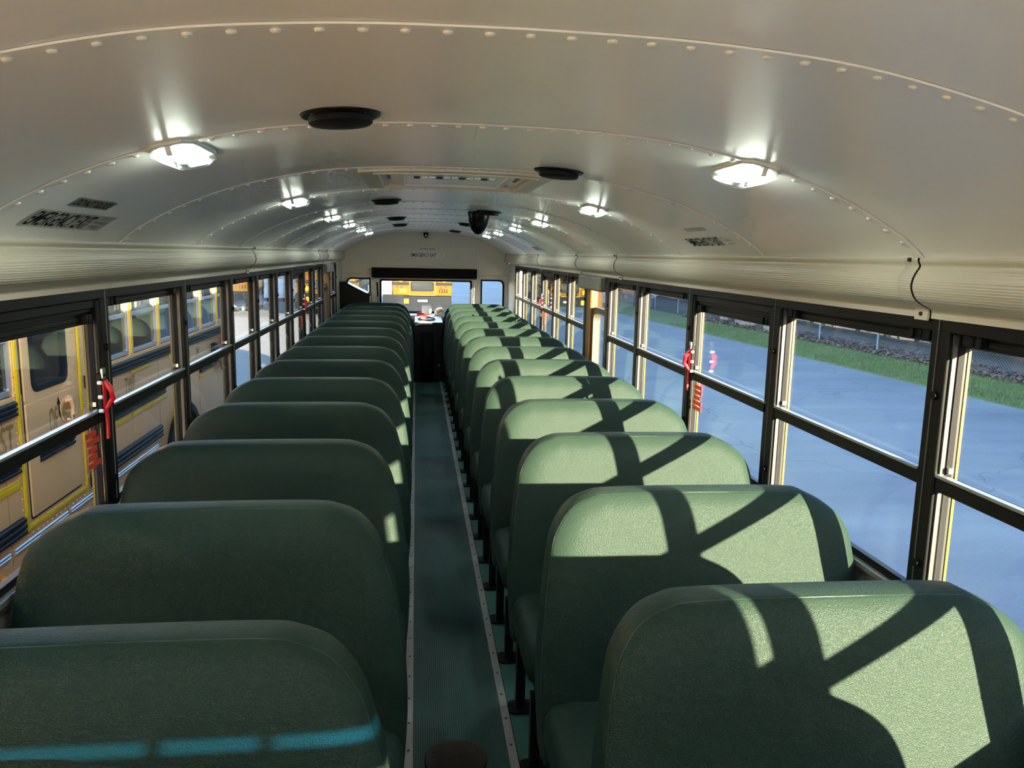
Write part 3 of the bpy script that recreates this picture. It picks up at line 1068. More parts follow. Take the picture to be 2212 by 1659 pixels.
YR = [1.404+.7030*i for i in range(14)]
YL = [1.317+.7085*i for i in range(14)]
for sg, rows in ((1, YR), (-1, YL)):
    me_back, me_pipe, me_cush, me_fr, legs = make_seat(sg)
    sd_ = 'right' if sg > 0 else 'left'
    for i, yt in enumerate([rows[0]-.705]+rows, -1):
        if i < 0:
            lab = 'green vinyl bus seat below the camera on the %s of the aisle, out of frame' % sd_
        elif i == 0:
            lab = 'nearest green vinyl bus seat on the %s of the aisle' % sd_
        elif i == 13:
            lab = 'last green vinyl bus seat on the %s, by the rear wall' % sd_
        else:
            lab = 'green vinyl bus seat, %s from the camera on the %s of the aisle' % (ORD[i], sd_)
        t = thing('bus_seat', (sg*XC, yt, 0), lab, 'bus seat', 'green bus seats in the %s row' % sd_)
        def put(nm, me, par):
            o = bpy.data.objects.new(nm, me)
            C.objects.link(o)
            o.parent = par
            return o
        bk = put('backrest', me_back, t)
        put('piping', me_pipe, bk)
        put('cushion', me_cush, t)
        put('frame', me_fr, t)
        for lm, fm in legs:
            lg = put('leg', lm, t)
            put('foot_plate', fm, lg)

# ------------------------------------------------------------------ ceiling fittings
YLIGHT = [-0.75, 0.235, 1.935, 3.65, 5.245, 6.56, 7.94, 9.24]


def dome_light(sg, y, label):
    s0 = sg*arc_of(.668)
    t = thing('dome_light', (sg*.668, y, arch_z(.668)), label, 'ceiling light', 'lit dome lights along the ceiling')

    def put(mb):
        def fn(u, v, h):
            x, z = arc_pt(s0, 0)
            x2, z2 = arc_pt(s0+.002, 0)
            a = math.atan2(z2-z, x2-x)
            return x+u*math.cos(a)+h*math.sin(a), y+v, z+u*math.sin(a)-h*math.cos(a)
        return mb.xf(fn)

    def octo(hx, hy, c):
        return [(hx-c, -hy), (hx, -hy+c*1.6), (hx, hy-c*1.6), (hx-c, hy), (-hx+c, hy), (-hx, hy-c*1.6), (-hx, -hy+c*1.6), (-hx+c, -hy)]
    b = MB()
    b.loft([[(x, y_, h) for x, y_ in octo(a, c, d)] for a, c, d, h in ((.050, .128, .018, -.002), (.050, .128, .018, .006), (.046, .122, .018, .009))])
    put(b).build('base', 'white', t)
    b = MB()
    b.loft([[(x, y_, h) for x, y_ in octo(a, c, d)] for a, c, d, h in ((.044, .118, .018, .009), (.042, .114, .018, .024), (.034, .100, .018, .032))])
    ln = put(b).build('lens', 'lensrim', t)
    b = MB()
    b.loft([[(x, y_, h) for x, y_ in octo(a, c, d)] for a, c, d, h in ((.034, .098, .012, .010), (.034, .098, .012, .015), (.030, .090, .012, .018))])
    put(b).build('led_panel', 'lens', ln)
    b = MB()
    b.ring([(x, y_) for x, y_ in octo(.0475, .123, .018)], [(x, y_) for x, y_ in octo(.0445, .1185, .018)], 'z', .009, .020)
    put(b).build('lens_rim', 'lensrim', t)
    b = MB().box(-.006, .006, -.128, -.112, .009, .027)
    put(b).build('clip', 'white', t)


for sg, nm in ((-1, 'left'), (1, 'right')):
    for i, y in enumerate(YLIGHT):
        dome_light(sg, y, {0: 'lit dome light at the front of the bus, %s of the ceiling', 1: 'lit dome light above and behind the camera, %s of the ceiling',
                              2: 'nearest lit dome light in view on the %s of the ceiling'}.get(i, ORD[i-2 if i > 1 else 0]+' lit dome light in view on the %s of the ceiling') % nm)


def speaker(x, y, label):
    z = arch_z(x)
    sl = (arch_z(x+.01)-arch_z(x-.01))/.02
    t = thing('ceiling_speaker', (x, y, z), label, 'speaker', 'round black ceiling speakers')
    put = lambda mb: mb.xf(lambda u, v, h: (x+u, y+v, z+u*sl-h))
    prof = [(.082, -.003), (.082, .003), (.078, .007), (.064, .008)]
    b = MB().loft([[(r*math.cos(2*math.pi*k/36), r*math.sin(2*math.pi*k/36), h) for k in range(36)] for r, h in prof])
    put(b).build('flange', 'black', t, smooth=40)
    prof = [(.066, .004), (.065, .019), (.060, .023), (.030, .026), (.004, .027)]
    b = MB().loft([[(r*math.cos(2*math.pi*k/36), r*math.sin(2*math.pi*k/36), h) for k in range(36)] for r, h in prof])
    g = put(b).build('grille', 'rubber', t, smooth=40)
    for k in range(4):
        a = R(45+90*k)
        put(MB().cyl((.072*math.cos(a), .072*math.sin(a)), 'z', .004, .006, .009, 8)).build('screw', 'screw', t)


for x, y, lab in ((-.296, 1.725, 'nearest black speaker left of the ceiling centre'), (-.299, 4.41, 'black ceiling speaker on the left just behind the roof hatch'),
                  (-.296, 6.53, 'third black ceiling speaker from the camera on the left'), (-.296, 8.03, 'farthest black ceiling speaker on the left'),
                  (.325, 2.645, 'black ceiling speaker right of the roof hatch front edge'), (.328, 5.22, 'black ceiling speaker in front of the hanging dome camera'),
                  (.320, 7.43, 'third black ceiling speaker from the camera on the right'), (.327, 9.70, 'farthest black ceiling speaker on the right')):
    speaker(x, y, lab)

# roof hatch
hx = thing('roof_hatch', (0, 3.14, 1.913), 'cream roof hatch with a recessed panel in the ceiling centre', 'roof hatch')


def on_arch(mb):
    return mb.xf(lambda s, y, h: (arc_pt(s, h)[0], y, arc_pt(s, h)[1]))


def strip_ring(x0, x1, y0_, y1_, i, h0, h1):
    """curved rectangular frame of width i, subdivided across so that it follows the arch"""
    b = MB()
    n = 14
    for (a, c, d, e) in ((x0, x1, y0_, y0_+i), (x0, x1, y1_-i, y1_), (x0, x0+i, y0_+i, y1_-i), (x1-i, x1, y0_+i, y1_-i)):
        m = n if c-a > .2 else 2
        L = []
        for k in range(m+1):
            s = a+(c-a)*k/m
            L.append([(s, d, h0), (s, e, h0), (s, e, h1), (s, d, h1)])
        b.loft(L)
    return on_arch(b)


strip_ring(-.338, .338, 2.79, 3.475, .060, -.002, .012).build('flange', 'cream', hx, smooth=40)
strip_ring(-.290, .290, 2.835, 3.430, .016, -.002, .017).build('inner_lip', 'cream', hx, smooth=40)
strip_ring(-.276, .276, 2.850, 3.415, .12, -.060, -.050).build('well', 'wall', hx, smooth=40)
b = MB()
b.loft([[(-.19+.38*k/8, 2.88, .0), (-.19+.38*k/8, 3.37, .0), (-.19+.38*k/8, 3.37, .008), (-.19+.38*k/8, 2.88, .008)] for k in range(9)])
on_arch(b).build('lid_panel', 'ceil', hx, smooth=40)
strip_ring(-.205, .205, 2.865, 3.385, .018, .0, .014).build('lid_rim', 'white', hx, smooth=40)
for k in range(11):
    s = -.15+.028*k
    hb = MB().box(s, s+.022, 3.02, 3.055, .008, .013)
    on_arch(hb).build('handle_link', 'steel' if k % 3 else 'screw', hx)
for s in (-.25, .235):
    b = MB().box(s, s+.012, 2.98, 3.16, -.045, .004)
    on_arch(b).build('hinge_arm', 'wall', hx)


# lettering on the curved haunches
def haunch_decal(name, label, sg, y0_, y1_, xlow, xhigh, txt, ty0, ty1, plate, ink, small=None, fill=.82):
    s0, s1 = arc_of(xlow), arc_of(xhigh)   # s0 outer (lower) edge, s1 upper edge
    t = thing(name, (sg*xlow, (y0_+y1_)/2, arch_z(xlow)), label, 'sign')
    def put(mb, h):
        return mb.xf(lambda X, Y, Z: (arc_pt(sg*(s0+(s1-s0)*Y), h)[0], X, arc_pt(sg*(s0+(s1-s0)*Y), h)[1]))
    if plate:
        b = MB()
        n = 6
        b.loft([[(y0_, k/n, 0), (y1_, k/n, 0)] for k in range(n+1)], False, False)
        put(b, .0012).build('plate', plate, t)
    hh = 1.0*fill
    b, wd = text_mb(txt, hh, 1, .010)
    k = (ty1-ty0)/wd
    b.xf(lambda X, Y, Z: (ty0+X*k, (1-fill)/2+Y, 0))
    put(b, .0018).build('lettering', ink, t)
    for (a, c, f0, f1, s_) in small or []:
        b, wd = text_mb(s_, f1-f0)
        k2 = (c-a)/wd
        b.xf(lambda X, Y, Z: (a+X*k2, f0+Y, 0))
        put(b, .0018).build('small_lettering', 'greyink', t)


haunch_decal('exit_sign', 'grey EMERGENCY EXIT label on the left side of the ceiling', -1, 1.995, 2.475, 1.066, 1.006, 'EMERGENCY EXIT', 2.01, 2.352, 'greylabel', 'ink',
             [(2.395, 2.435, .74, .90, 'LIFT'), (2.365, 2.465, .44, .62, 'TO OPEN'), (2.385, 2.44, .14, .32, 'PUSH')], .84)
haunch_decal('block_sign', 'dark grey DO NOT BLOCK label on the left side of the ceiling', -1, 2.072, 2.312, .981, .946, 'DO NOT BLOCK', 2.085, 2.30, 'greyink', 'ink', None, .7)
haunch_decal('exit_sign', 'EMERGENCY EXIT lettering on the right side of the ceiling', 1, 3.34, 2.90, 1.055, 1.001, 'EMERGENCY EXIT', 3.335, 2.972, None, 'ink',
             [(2.950, 2.915, .78, .94, 'LIFT'), (2.962, 2.875, .46, .66, 'TO OPEN'), (2.94, 2.885, .12, .32, 'PUSH')], .9)
haunch_decal('block_sign', 'faded DO NOT BLOCK lettering on the right side of the ceiling', 1, 3.17, 2.945, .962, .938, 'DO NOT BLOCK', 3.168, 2.948, None, 'fadeink', None, .9)
haunch_decal('exit_sign', 'pale far EMERGENCY EXIT label on the left ceiling near the rear', -1, 6.85, 7.25, 1.066, 1.006, 'EMERGENCY EXIT', 6.86, 7.15, 'label', 'greyink', None, .6)
haunch_decal('exit_sign', 'pale far EMERGENCY EXIT label on the right ceiling near the rear', 1, 7.95, 7.53, 1.06, 1.0, 'EMERGENCY EXIT', 7.93, 7.60, 'greylabel', 'greyink', None, .6)


# red emergency release handles
def release(side, y, label):
    t = thing('release_handle', (side*HW, y, 1.03), label, 'release handle', 'red emergency window releases')
    X = lambda d: side*(HW-d)
    box(X(-.004), X(.012), y-.016, y+.022, 1.09, 1.225).build('mount', 'black', t, bevel=.003)
    MB().prism([(a, c) for a, c in rrect(y-.013, y+.013, 1.205, 1.242, .006, 3)], 'x', X(.010), X(.016)).build('catch_plate', 'steel', t)
    MB().cyl((y+.002, 1.218), 'x', .006, X(.016), X(.020), 10).build('catch_screw', 'screw', t)
    MB().tube([(X(.014), y+.004, 1.198), (X(.034), y+.000, 1.172), (X(.036), y+.006, 1.140), (X(.020), y+.002, 1.118), (X(.014), y, 1.105)], [.009, .010, .010, .009, .007], 8).build('grip', 'red', t, smooth=60)
    box(X(.010), X(.016), y-.010, y+.012, 1.112, 1.20).build('grip_plate', 'red', t, bevel=.002)
    MB().prism([(y-.010, 1.112), (y+.009, 1.112), (y+.012, 1.055), (y+.010, 1.010), (y-.006, 1.010), (y-.004, 1.055)], 'x', X(.014), X(.020)).build('pull_tab', 'red', t)
    for k, z in enumerate((1.196, 1.150, 1.105)):
        MB().cyl((y-.024, z), 'x', .0065, X(.004), X(.016), 10).build('rivet_head', 'white', t, smooth=40)


release(-1, 2.640, 'red pull handle on the nearest left window post')
release(1, 3.555, 'red pull handle on a right window post with a red sticker below')
release(-1, 7.315, 'far red pull handle on the left window post')
release(1, 8.02, 'far red pull handle on the right window post near the rear')

# ------------------------------------------------------------------ outside: ground
ZG = -0.95
g = MB().add([(-90, -60, ZG), (12.2, -60, ZG), (12.2, 120, ZG), (-90, 120, ZG)], [(0, 1, 2, 3)])
tag(g.build('ground_asphalt', 'asphalt'), 'blue-grey asphalt of the bus yard', 'asphalt', kind='structure')
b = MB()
b.box(-60, -3.0, 11.5, 31.3, ZG-.05, ZG+.006)  # paler slab over the asphalt so that this part looks sunlit
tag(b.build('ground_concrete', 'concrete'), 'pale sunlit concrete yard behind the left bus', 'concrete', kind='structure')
edge = lambda y: 10.6-(y-15.4)*.066 if y < 40 else 10.6-24.6*.066
b = MB()
rows = [(-60+i*2.5) for i in range(60)]
rnd = random.Random(3)
L = []
for y in rows:
    e = edge(y)+rnd.uniform(-.04, .04)
    L.append([(e-.05, y, ZG-.01), (e, y, ZG+.02), (e+.8, y, ZG+.035), (e+1.6, y, ZG+.04), (e+2.45, y, ZG+.05)])
b.loft(L, False, False)
tag(b.build('grass_verge', 'grass', smooth=60), 'strip of green grass between asphalt and fence', 'grass', kind='structure')
b = MB()
for i in range(26000):
    y = rnd.uniform(9, 30) if i % 4 else rnd.uniform(9, 20)
    e = edge(y)
    x = e+rnd.uniform(0.0, 2.45)
    h = rnd.uniform(.03, .085)
    a = rnd.uniform(0, math.pi)
    w_ = rnd.uniform(.006, .012)
    lx, ly = rnd.uniform(-.03, .03), rnd.uniform(-.03, .03)
    b.add([(x-w_*math.cos(a), y-w_*math.sin(a), ZG+.03), (x+w_*math.cos(a), y+w_*math.sin(a), ZG+.03), (x+lx, y+ly, ZG+.03+h)], [(0, 1, 2)])
tag(b.build('grass_blades', 'blade'), 'short grass blades growing on the verge', 'grass', kind='stuff')
b = MB()
L = []
for y in rows:
    e = edge(y)+2.35
    L.append([(e, y, ZG+.04), (e+.6, y, ZG+.06), (e+1.6, y, ZG+.08), (e+8, y, ZG+.25)])
b.loft(L, False, False)
tag(b.build('ground_leaf_mould', 'soil', smooth=60), 'brown leaf covered soil under the fence', 'soil', kind='structure')
b = MB()
for i in range(9000):
    y = rnd.uniform(10, 34)
    x = edge(y)+2.2+abs(rnd.gauss(0.5, .6))
    s_ = rnd.uniform(.025, .065)
    a = rnd.uniform(0, 6.28)
    t1, t2 = rnd.uniform(-.6, .6), rnd.uniform(-.6, .6)
    z = ZG+.07+rnd.uniform(0, .05)
    ca, sa = math.cos(a)*s_, math.sin(a)*s_
    b.add([(x+ca, y+sa, z+t1*s_), (x-sa*.6, y+ca*.6, z+t2*s_), (x-ca, y-sa, z-t1*s_), (x+sa*.6, y-ca*.6, z-t2*s_)], [(0, 1, 2, 3)])
tag(b.build('fallen_leaves', 'dryleaf'), 'fallen brown leaves drifted against the fence', 'leaves', kind='stuff')

# chain link fence
fe = thing('chain_link_fence', (13.1, 20, ZG), 'galvanised chain-link fence on steel posts beyond the grass', 'fence')
FX = lambda y: edge(y)+2.72
py = [9.3+2.93*i for i in range(14)]
for y in py:
    MB().tube([(FX(y), y, ZG), (FX(y), y, ZG+1.85)], .03, 10).build('post', 'galv', fe, smooth=40)
MB().tube([(FX(py[0]), py[0], ZG+1.83), (FX(26), 26, ZG+1.83), (FX(py[-1]), py[-1], ZG+1.83)], .021, 8).build('top_rail', 'galv', fe, smooth=40)
b = MB()
pitch = .085
def wire(pa, pb, r=.0022):
    a, c = Vector(pa), Vector(pb)
    d = (c-a).normalized()
    u = d.cross(Vector((1, 0, 0))).normalized()*r
    n_ = Vector((1, 0, 0))*r
    vs = []
    for p in (a, c):
        vs += [p+u, p-u*.5+n_*.87, p-u*.5-n_*.87]
    b.add(vs, [(0, 1, 4, 3), (1, 2, 5, 4), (2, 0, 3, 5)])
y = 9.3
H = 1.8
while y < 44:
    for s in (1, -1):
        ya, yb_ = y, y+s*H
        wire((FX(ya), ya, ZG+.05), (FX(yb_), yb_, ZG+.05+H), .0024)
    y += pitch
tag(b.build('mesh', 'galv', fe), kind='stuff')

# mostly unseen evergreen treeline behind the fence, sized to shade the yard on the right
hg = thing('evergreen_hedge', (15.9, 4, ZG), 'tall dark evergreen hedge standing behind the chain-link fence', 'hedge')
r_ = random.Random(11)
hb = MB()
L = []
yy = -36.0
while yy < 90:
    h = 7.45+.16*math.sin(yy*.9)+.10*math.sin(yy*2.3+1)
    xo = 15.9+.12*math.sin(yy*1.3)-(.5 if yy > 22 else 0)
    L.append([(xo+w_*(1+.06*r_.uniform(-1, 1)), yy+.1*r_.uniform(-1, 1), ZG+z) for w_, z in ((-.75, .35), (-1.0, 1.0), (-1.05, 3.0), (-.95, 5.2), (-.7, h-.5), (-.2, h), (.3, h-.05), (.75, h-.6), (1.0, 4.5), (1.0, 1.0), (.7, .35))])
    yy += .8
hb.loft(L, True, True)
hb.build('leaf_mass', 'leaf', hg, smooth=80)
b = MB()
for i in range(14000):
    yy = r_.uniform(-36, 60)
    z = r_.uniform(.3, 7.5)
    side_ = -1 if r_.random() < .75 else 1
    xx = 15.9-(.5 if yy > 22 else 0)+side_*(1.03 if z < 5.5 else 1.0-.4*(z-5.5))+r_.uniform(-.12, .12)
    s_ = r_.uniform(.05, .13)
    d1 = Vector((r_.uniform(-1, 1), r_.uniform(-1, 1), r_.uniform(-1, 1))).normalized()*s_
    d2 = d1.cross(Vector((r_.uniform(-1, 1), r_.uniform(-1, 1), 1))).normalized()*s_*.5
    p = Vector((xx, yy, ZG+z))
    b.add([p+d1, p+d2, p-d1, p-d2], [(0, 1, 2, 3)])
tag(b.build('foliage', 'leaf', hg), kind='stuff')
for k in range(20):
    yy = 8+1.7*k
    MB().tube([(15.7, yy, ZG), (15.8, yy, ZG+1.2)], [.10, .08], 8).build('trunk', 'bark', hg, smooth=60)


# ------------------------------------------------------------------ outside: the bus parked alongside
nb = thing('school_bus', (-3.63, 4.5, ZG), 'faded yellow school bus parked alongside the left windows', 'bus', 'school buses')
SX = -2.42
XW = SX-2.42
Y0b, Y1b = -3.2, 10.15
# body sides (lower), roof, ends
nwin = []
yy = 5.98
while yy < 9.5:
    nwin.append((yy+.03, yy+.655))
    yy += .70
nwin_near = [(-2.9+.70*i+.03, -2.9+.70*i+.655) for i in range(11)]
b = MB()
box(SX-.04, SX, Y0b, Y1b, -.18, .765).build('side_skin', 'oldyellow', nb)
box(XW, XW+.04, Y0b, Y1b, -.18, .765).build('side_skin', 'oldyellow', nb)
box(SX-.04, SX-.005, Y0b, Y1b, -.52, -.18).build('skirt', 'oldyellow', nb)
box(XW+.005, XW+.04, Y0b, Y1b, -.52, -.18).build('skirt', 'oldyellow', nb)
box(XW+.05, SX-.05, Y0b+.05, Y1b-.05, -.30, -.10).build('chassis', 'black', nb)
box(SX-.05, SX-.002, Y0b, Y1b, 1.40, 1.56).build('cantrail', 'oldyellow', nb)
box(XW+.002, XW+.05, Y0b, Y1b, 1.40, 1.56).build('cantrail', 'oldyellow', nb)
rl = [(-3.63+x*1.16, z+.10) for x, z in ARCH]
rl = [(XW, 1.55)]+rl+[(SX, 1.55)]
MB().prism(rl, 'y', Y0b, Y1b).build('roof', 'roofwhite', nb, smooth=40)
for yv in (Y0b, Y1b-.05):
    box(XW+.02, SX-.02, yv, yv+.05, -.4, 1.60).build('end_wall', 'oldyellow', nb)
box(XW-.01, SX+.01, Y1b, Y1b+.14, -.55, -.25).build('bumper', 'black', nb, bevel=.02)
# posts between windows, aluminium frames, panes
allw = nwin_near+[(4.955, 5.40)]+nwin
edges = [Y0b]+[q for w_ in sorted(allw) for q in w_]+[Y1b]
for a, c in zip(edges[0::2], edges[1::2]):
    box(SX-.05, SX-.003, a, c, .765, 1.40).build('window_post', 'oldyellow', nb)
for a, c in nwin_near+nwin:
    wf = MB().ring(rrect(a, c, .775, 1.395, .012, 2), rrect(a+.028, c-.028, .803, 1.367, .012, 2), 'x', SX-.045, SX-.012).build('window_frame', 'busalum', nb)
    box(SX-.034, SX-.028, a+.02, c-.02, .79, 1.38).build('pane', 'busglass', wf)
    box(SX-.030, SX-.014, a+.02, c-.02, 1.075, 1.105).build('sash_bar', 'busalum', wf)
    box(SX-.002, SX+.006, c+.006, c+.030, .78, 1.40).build('post_tape', 'reflect', nb)
for a, c in [(Y0b+.1, 9.9)]:
    box(XW+.004, XW+.010, a, c, .80, 1.38).build('far_panes', 'busglass', nb)
# emergency door
dr = MB().ring(rrect(4.83, 5.56, .0, 1.40, .02, 2), rrect(4.842, 5.548, .012, 1.388, .02, 2), 'x', SX-.003, SX+.0015).build('door_gap', 'busrub', nb)
box(SX-.002, SX+.010, 4.845, 5.545, .015, .70).build('door_leaf', 'oldyellow', dr, bevel=.004)
dw = MB().ring(rrect(4.935, 5.425, .755, 1.36, .07, 5), rrect(4.968, 5.392, .788, 1.327, .05, 5), 'x', SX-.02, SX+.016).build('door_window_seal', 'busrub', dr, smooth=40)
MB().ring(rrect(4.845, 5.545, .702, 1.385, .02, 5), rrect(4.930, 5.430, .750, 1.365, .07, 5), 'x', SX-.002, SX+.010).build('door_upper_leaf', 'oldyellow', dr)
MB().prism(rrect(4.96, 5.40, .78, 1.335, .05, 5), 'x', SX-.008, SX-.002).build('door_pane', 'busglass', dr)
for a, c, d, e in ((4.762, 4.797, -.055, 1.40), (5.618, 5.652, -.055, 1.40), (4.797, 5.618, -.055, -.018)):
    bx = box(SX+.0005, SX+.0065, a, c, d, e).build('reflective_tape', 'reflect', nb, bevel=.002)
    box(SX+.006, SX+.009, a+.012 if c-a < .1 else a, c-.012 if c-a < .1 else c, d+(.012 if c-a > .1 else 0), e-(.012 if c-a > .1 else 0)).build('tape_rib', 'reflect', bx)
rb = MB()
for i in range(22):
    z = -.04+i*.066
    rb.cyl((4.742, z), 'x', .0055, SX, SX+.006, 8)
    rb.cyl((5.672, z), 'x', .0055, SX, SX+.006, 8)
for i in range(15):
    rb.cyl((4.78+i*.062, -.078), 'x', .0055, SX, SX+.006, 8)
tag(rb.build('door_rivets', 'oldyellow', nb, smooth=40), kind='stuff')
# door handle in its cup and the curved arrow
cup = MB().cyl((5.37, .565), 'x', .085, SX+.008, SX+.0125, 28).build('handle_cup', 'oldyellow', nb, smooth=40)
MB().cyl((5.37, .565), 'x', .062, SX+.0125, SX+.0135, 28).build('cup_recess', 'gold', cup)
MB().tube([(SX+.012, 5.36, .625), (SX+.035, 5.385, .63), (SX+.042, 5.40, .59), (SX+.042, 5.395, .53), (SX+.035, 5.385, .50), (SX+.012, 5.375, .50)], .013, 8).build('handle', 'oldyellow', cup, smooth=60)
ar = []
for k in range(9):
    a = R(170+k*9)
    ar.append((5.395+.125*math.cos(a), .600+.12*math.sin(a)))
b = MB()
for (ya, za), (yb2, zb2) in zip(ar, ar[1:]):
    b.prism([(ya-.008, za), (ya+.008, za), (yb2+.008, zb2), (yb2-.008, zb2)], 'x', SX+.0105, SX+.012)
b.prism([(5.245, .622), (5.295, .622), (5.268, .672)], 'x', SX+.0105, SX+.012)
b.build('arrow', 'ink', nb)


# rub rails: three-ridged black strips, broken at the door
def rub(z0, z1, spans, mt='busrub', n=3, out=.022):
    for a, c in spans:
        P = [(SX, z0)]
        h = (z1-z0)/n
        for i in range(n):
            P += [(SX+out*.55, z0+h*(i+.08)), (SX+out, z0+h*(i+.3)), (SX+out, z0+h*(i+.7)), (SX+out*.55, z0+h*(i+.92))]
        P.append((SX, z1))
        MB().prism(P, 'y', a, c).build('rub_rail', mt, nb)


rub(.652, .742, [(Y0b, 4.735), (5.70, Y1b)])
rub(.318, .412, [(Y0b, 4.725), (4.975, 5.46), (5.71, 7.42)])
rub(-.055, .055, [(Y0b, 4.735), (5.70, 7.28)])
rub(-.135, -.095, [(Y0b, 4.55), (4.60, 5.30), (5.35, 7.16)], 'busalum', 2, .012)
rub(-.36, -.30, [(Y0b, 7.1)], 'busalum', 2, .012)
rub(.318, .412, [(8.62, 9.1)])
for a, c, d, e in ((Y0b, 4.72, .232, .285), (5.95, 6.52, .262, .305), (6.62, 7.15, .617, .640), (6.62, 7.42, .268, .305), (8.62, 9.9, .262, .300), (7.6, 8.4, .617, .640)):
    tp = box(SX+.0005, SX+.008, a, c, d, e).build('reflective_tape', 'reflect', nb, bevel=.002)
    if e-d > .03:
        box(SX+.008, SX+.011, a, c, (d+e)/2-.006, (d+e)/2+.006).build('tape_rib', 'reflect', tp)


def bus_text(txt, y_, z0, h, width, mt='gold'):
    t_, wd = text_mb(txt, h, 1, .004)
    k_ = width/wd
    t_.xf(lambda X, Y, Z: (SX+.012 if 4.83 < y_ < 5.56 else SX+.0025, y_+X*k_, z0+Y))
    t_.build('lettering', mt, nb)


bus_text('DIST.', 4.415, .455, .165, .315)
bus_text('OF', 5.130, .455, .165, .115)
bus_text('TWP', 6.455, .440, .165, .225)
bus_text('24', 8.515, .515, .090, .095)
# seams between side panels
for yv in (4.58, 5.325, 6.59, 7.28, 8.6):
    box(SX-.001, SX+.001, yv, yv+.004, -.18, .65).build('panel_seam', 'gold', nb)
rb = MB()
for yv in (6.60, 8.58):
    for i in range(20):
        for q in (0, .045):
            rb.cyl((yv+q, -.15+i*.038), 'x', .004, SX, SX+.004, 6)
tag(rb.build('panel_rivets', 'oldyellow', nb), kind='stuff')
# rear wheel in its arch
wc, wz = 7.95, -.47
P = [(wc+.60*math.cos(R(a)), wz+.60*math.sin(R(a))) for a in range(0, 181, 10)]
Q = [(wc+.53*math.cos(R(a)), wz+.53*math.sin(R(a))) for a in range(0, 181, 10)]
b = MB()
for (p1, p2, q1, q2) in zip(P, P[1:], Q, Q[1:]):
    b.prism([p1, p2, q2, q1], 'x', SX-.01, SX+.035)
b.build('wheel_arch', 'busrub', nb, smooth=30)
MB().prism(Q+[(wc-.53, wz-.02), (wc+.53, wz-.02)], 'x', SX-.02, SX+.002).build('arch_void', 'black', nb)
for yc in (wc, -1.6):
    wh = MB().loft([[(SX+x_, yc+r_*math.cos(2*math.pi*k/32), ZG+.49+r_*math.sin(2*math.pi*k/32)) for k in range(32)] for x_, r_ in ((-.26, .42), (-.26, .48), (-.02, .49), (.015, .45), (.018, .34))]).build('wheel', 'tyre', nb, smooth=40)
    MB().cyl((yc, ZG+.49), 'x', .29, SX+.016, SX-.03, 28, .20).build('hub', 'busalum', wh, smooth=40)
# folded stop arm with its two lamps
oc = [(9.46+.245*math.cos(R(22.5+45*k)), .462+.235*math.sin(R(22.5+45*k))) for k in range(8)]
sa = MB().prism(oc, 'x', SX+.050, SX+.062).build('stop_arm', 'maroon', nb)
for z in (.60, .325):
    MB().cyl((9.46, z), 'x', .052, SX+.06, SX+.09, 20, .044).build('stop_lamp', 'redlamp', sa, smooth=40)
box(SX, SX+.05, 9.12, 9.24, .36, .58).build('stop_arm_motor', 'busrub', nb, bevel=.01)
MB().cyl((4.47, -.235), 'x', .035, SX, SX+.025, 18).build('marker_lamp', 'amber', nb, smooth=40)


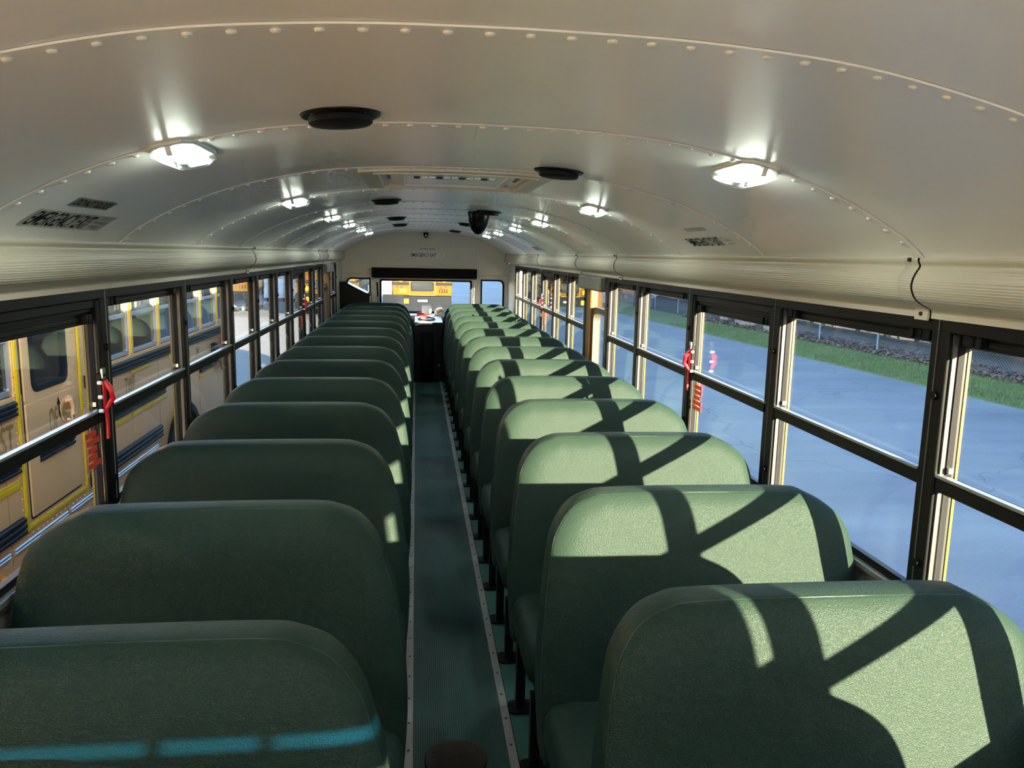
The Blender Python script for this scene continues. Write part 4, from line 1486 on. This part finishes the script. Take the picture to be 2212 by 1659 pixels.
# ------------------------------------------------------------------ outside: buses parked across the yard
def far_bus(xc, y, length, label, number):
    t = thing('school_bus', (xc, y, ZG), label, 'bus', 'school buses')
    hw = 1.19
    P = [(-hw, -.07), (-hw, 1.50), (-hw+.10, 1.80), (-hw+.35, 2.02), (-.4, 2.12), (.4, 2.12), (hw-.35, 2.02), (hw-.10, 1.80), (hw, 1.50), (hw, -.07)]
    MB().prism([(xc+a, c) for a, c in P], 'y', y, y+length).build('body', 'yellow', t, bevel=.04)
    MB().prism([(xc+a, c) for a, c in rrect(-hw+.02, hw-.02, -.66, -.08, .06, 3)], 'y', y-.10, y+.10).build('bumper', 'busrub', t)
    box(xc-hw+.03, xc+hw-.03, y+.1, y+length, -.55, -.07).build('undercarriage', 'black', t)
    for s in (-1, 1):
        for yc in (y+2.4, y+length-1.6):
            MB().loft([[(xc+s*(hw-.02-d), yc+r_*math.cos(2*math.pi*k/24), ZG+.48+r_*math.sin(2*math.pi*k/24)) for k in range(24)] for d, r_ in ((.3, .44), (.28, .48), (.05, .48), (.0, .42), (.0, .2))]).build('wheel', 'tyre', t, smooth=40)
        for z0, z1 in ((.352, .385), (.395, .428), (.438, .470)):
            MB().prism([(xc+s*.52, z0), (xc+s*hw, z0), (xc+s*hw, z1), (xc+s*.52, z1)], 'y', y-.02, y).build('rub_rail', 'busrub', t)
        box(xc+s*hw, xc+s*(hw+.02), y+.2, y+length-.2, .36, .46).build('rub_rail', 'busrub', t)
        box(xc+s*hw, xc+s*(hw+.02), y+.2, y+length-.2, -.02, .05).build('rub_rail', 'busrub', t)
        nw = int((length-1.2)/.72)
        for k in range(nw):
            wf = box(xc+s*hw, xc+s*(hw+.012), y+.6+k*.72, y+.6+k*.72+.64, .80, 1.40).build('side_window', 'busglass', t)
        MB().cyl((xc+s*.78, .265), 'y', .055, y-.035, y, 18).build('tail_lamp', 'redlamp', t, smooth=40)
        MB().cyl((xc+s*.97, .295), 'y', .040, y-.035, y, 18).build('tail_lamp', 'redlamp', t, smooth=40)
        MB().cyl((xc+s*.62, .56), 'y', .09, y-.035, y, 20).build('stop_lamp', 'redlamp', t, smooth=40)
        MB().cyl((xc+s*.86, .56), 'y', .09, y-.035, y, 20).build('stop_lamp', 'amber', t, smooth=40)
        rw_ = MB().prism(rrect(xc+min(s*.52, s*1.05), xc+max(s*.52, s*1.05), .80, 1.40, .06, 4), 'y', y-.02, y).build('rear_side_window', 'busglass', t)
    MB().ring(rrect(xc-.44, xc+.46, .125, .485, .06, 4), rrect(xc-.41, xc+.43, .155, .455, .05, 4), 'y', y-.03, y).build('door_window_seal', 'busrub', t)
    MB().prism(rrect(xc-.42, xc+.44, .145, .465, .05, 4), 'y', y-.015, y).build('door_window', 'busglass', t)
    MB().prism(rrect(xc-.42, xc+.44, .75, 1.42, .05, 4), 'y', y-.015, y).build('door_upper_window', 'busglass', t)
    MB().ring(rrect(xc-.50, xc+.52, -.05, 1.55, .02, 2), rrect(xc-.488, xc+.508, -.038, 1.538, .02, 2), 'y', y-.008, y).build('door_gap', 'gold', t)
    box(xc-.92, xc-.62, y-.012, y, .055, .215).build('sign_plate', 'reflect', t)
    box(xc-.72, xc-.54, y-.115, y-.10, -.37, -.19).build('bumper_label', 'reflect', t)
    wl = box(xc-.18, xc+.20, y-.115, y-.10, -.295, -.222).build('bumper_label', 'label', t)
    tx, wd = text_mb(number, .145, 1, .006)
    k_ = (.33*len(number)/4)/wd
    tx.xf(lambda X, Y, Z: (xc+1.01-.33*len(number)/4+X*k_, y-.012, .058+Y))
    tx.build('lettering', 'ink', t)
    return t


far_bus(.115, 32.0, 9.5, 'yellow school bus numbered 1333 behind the rear window', '1333')
far_bus(-3.75, 32.4, 9.5, 'yellow school bus left of the bus numbered 1333', '1332')
far_bus(-7.98, 33.2, 3.0, 'short yellow bus numbered 133 seen through the middle left windows', '133')
far_bus(7.75, 40.0, 9.5, 'yellow school bus far off behind the right rear windows', '1340')

tr = thing('box_trailer', (-7.3, 42, ZG), 'white box trailer parked between the far yellow buses', 'trailer')
box(-8.6, -6.1, 41.5, 47.5, -.80, 2.0).build('box_body', 'trailer', tr, bevel=.03)
for z in (-.1, .25, .35):
    box(-8.6, -6.1, 41.49, 41.5, z, z+.05).build('rail', 'busalum', tr)
for x in (-8.2, -6.5):
    MB().cyl((42.6, ZG+.4), 'x', .4, x-.12, x+.12, 20).build('wheel', 'tyre', tr, smooth=40)
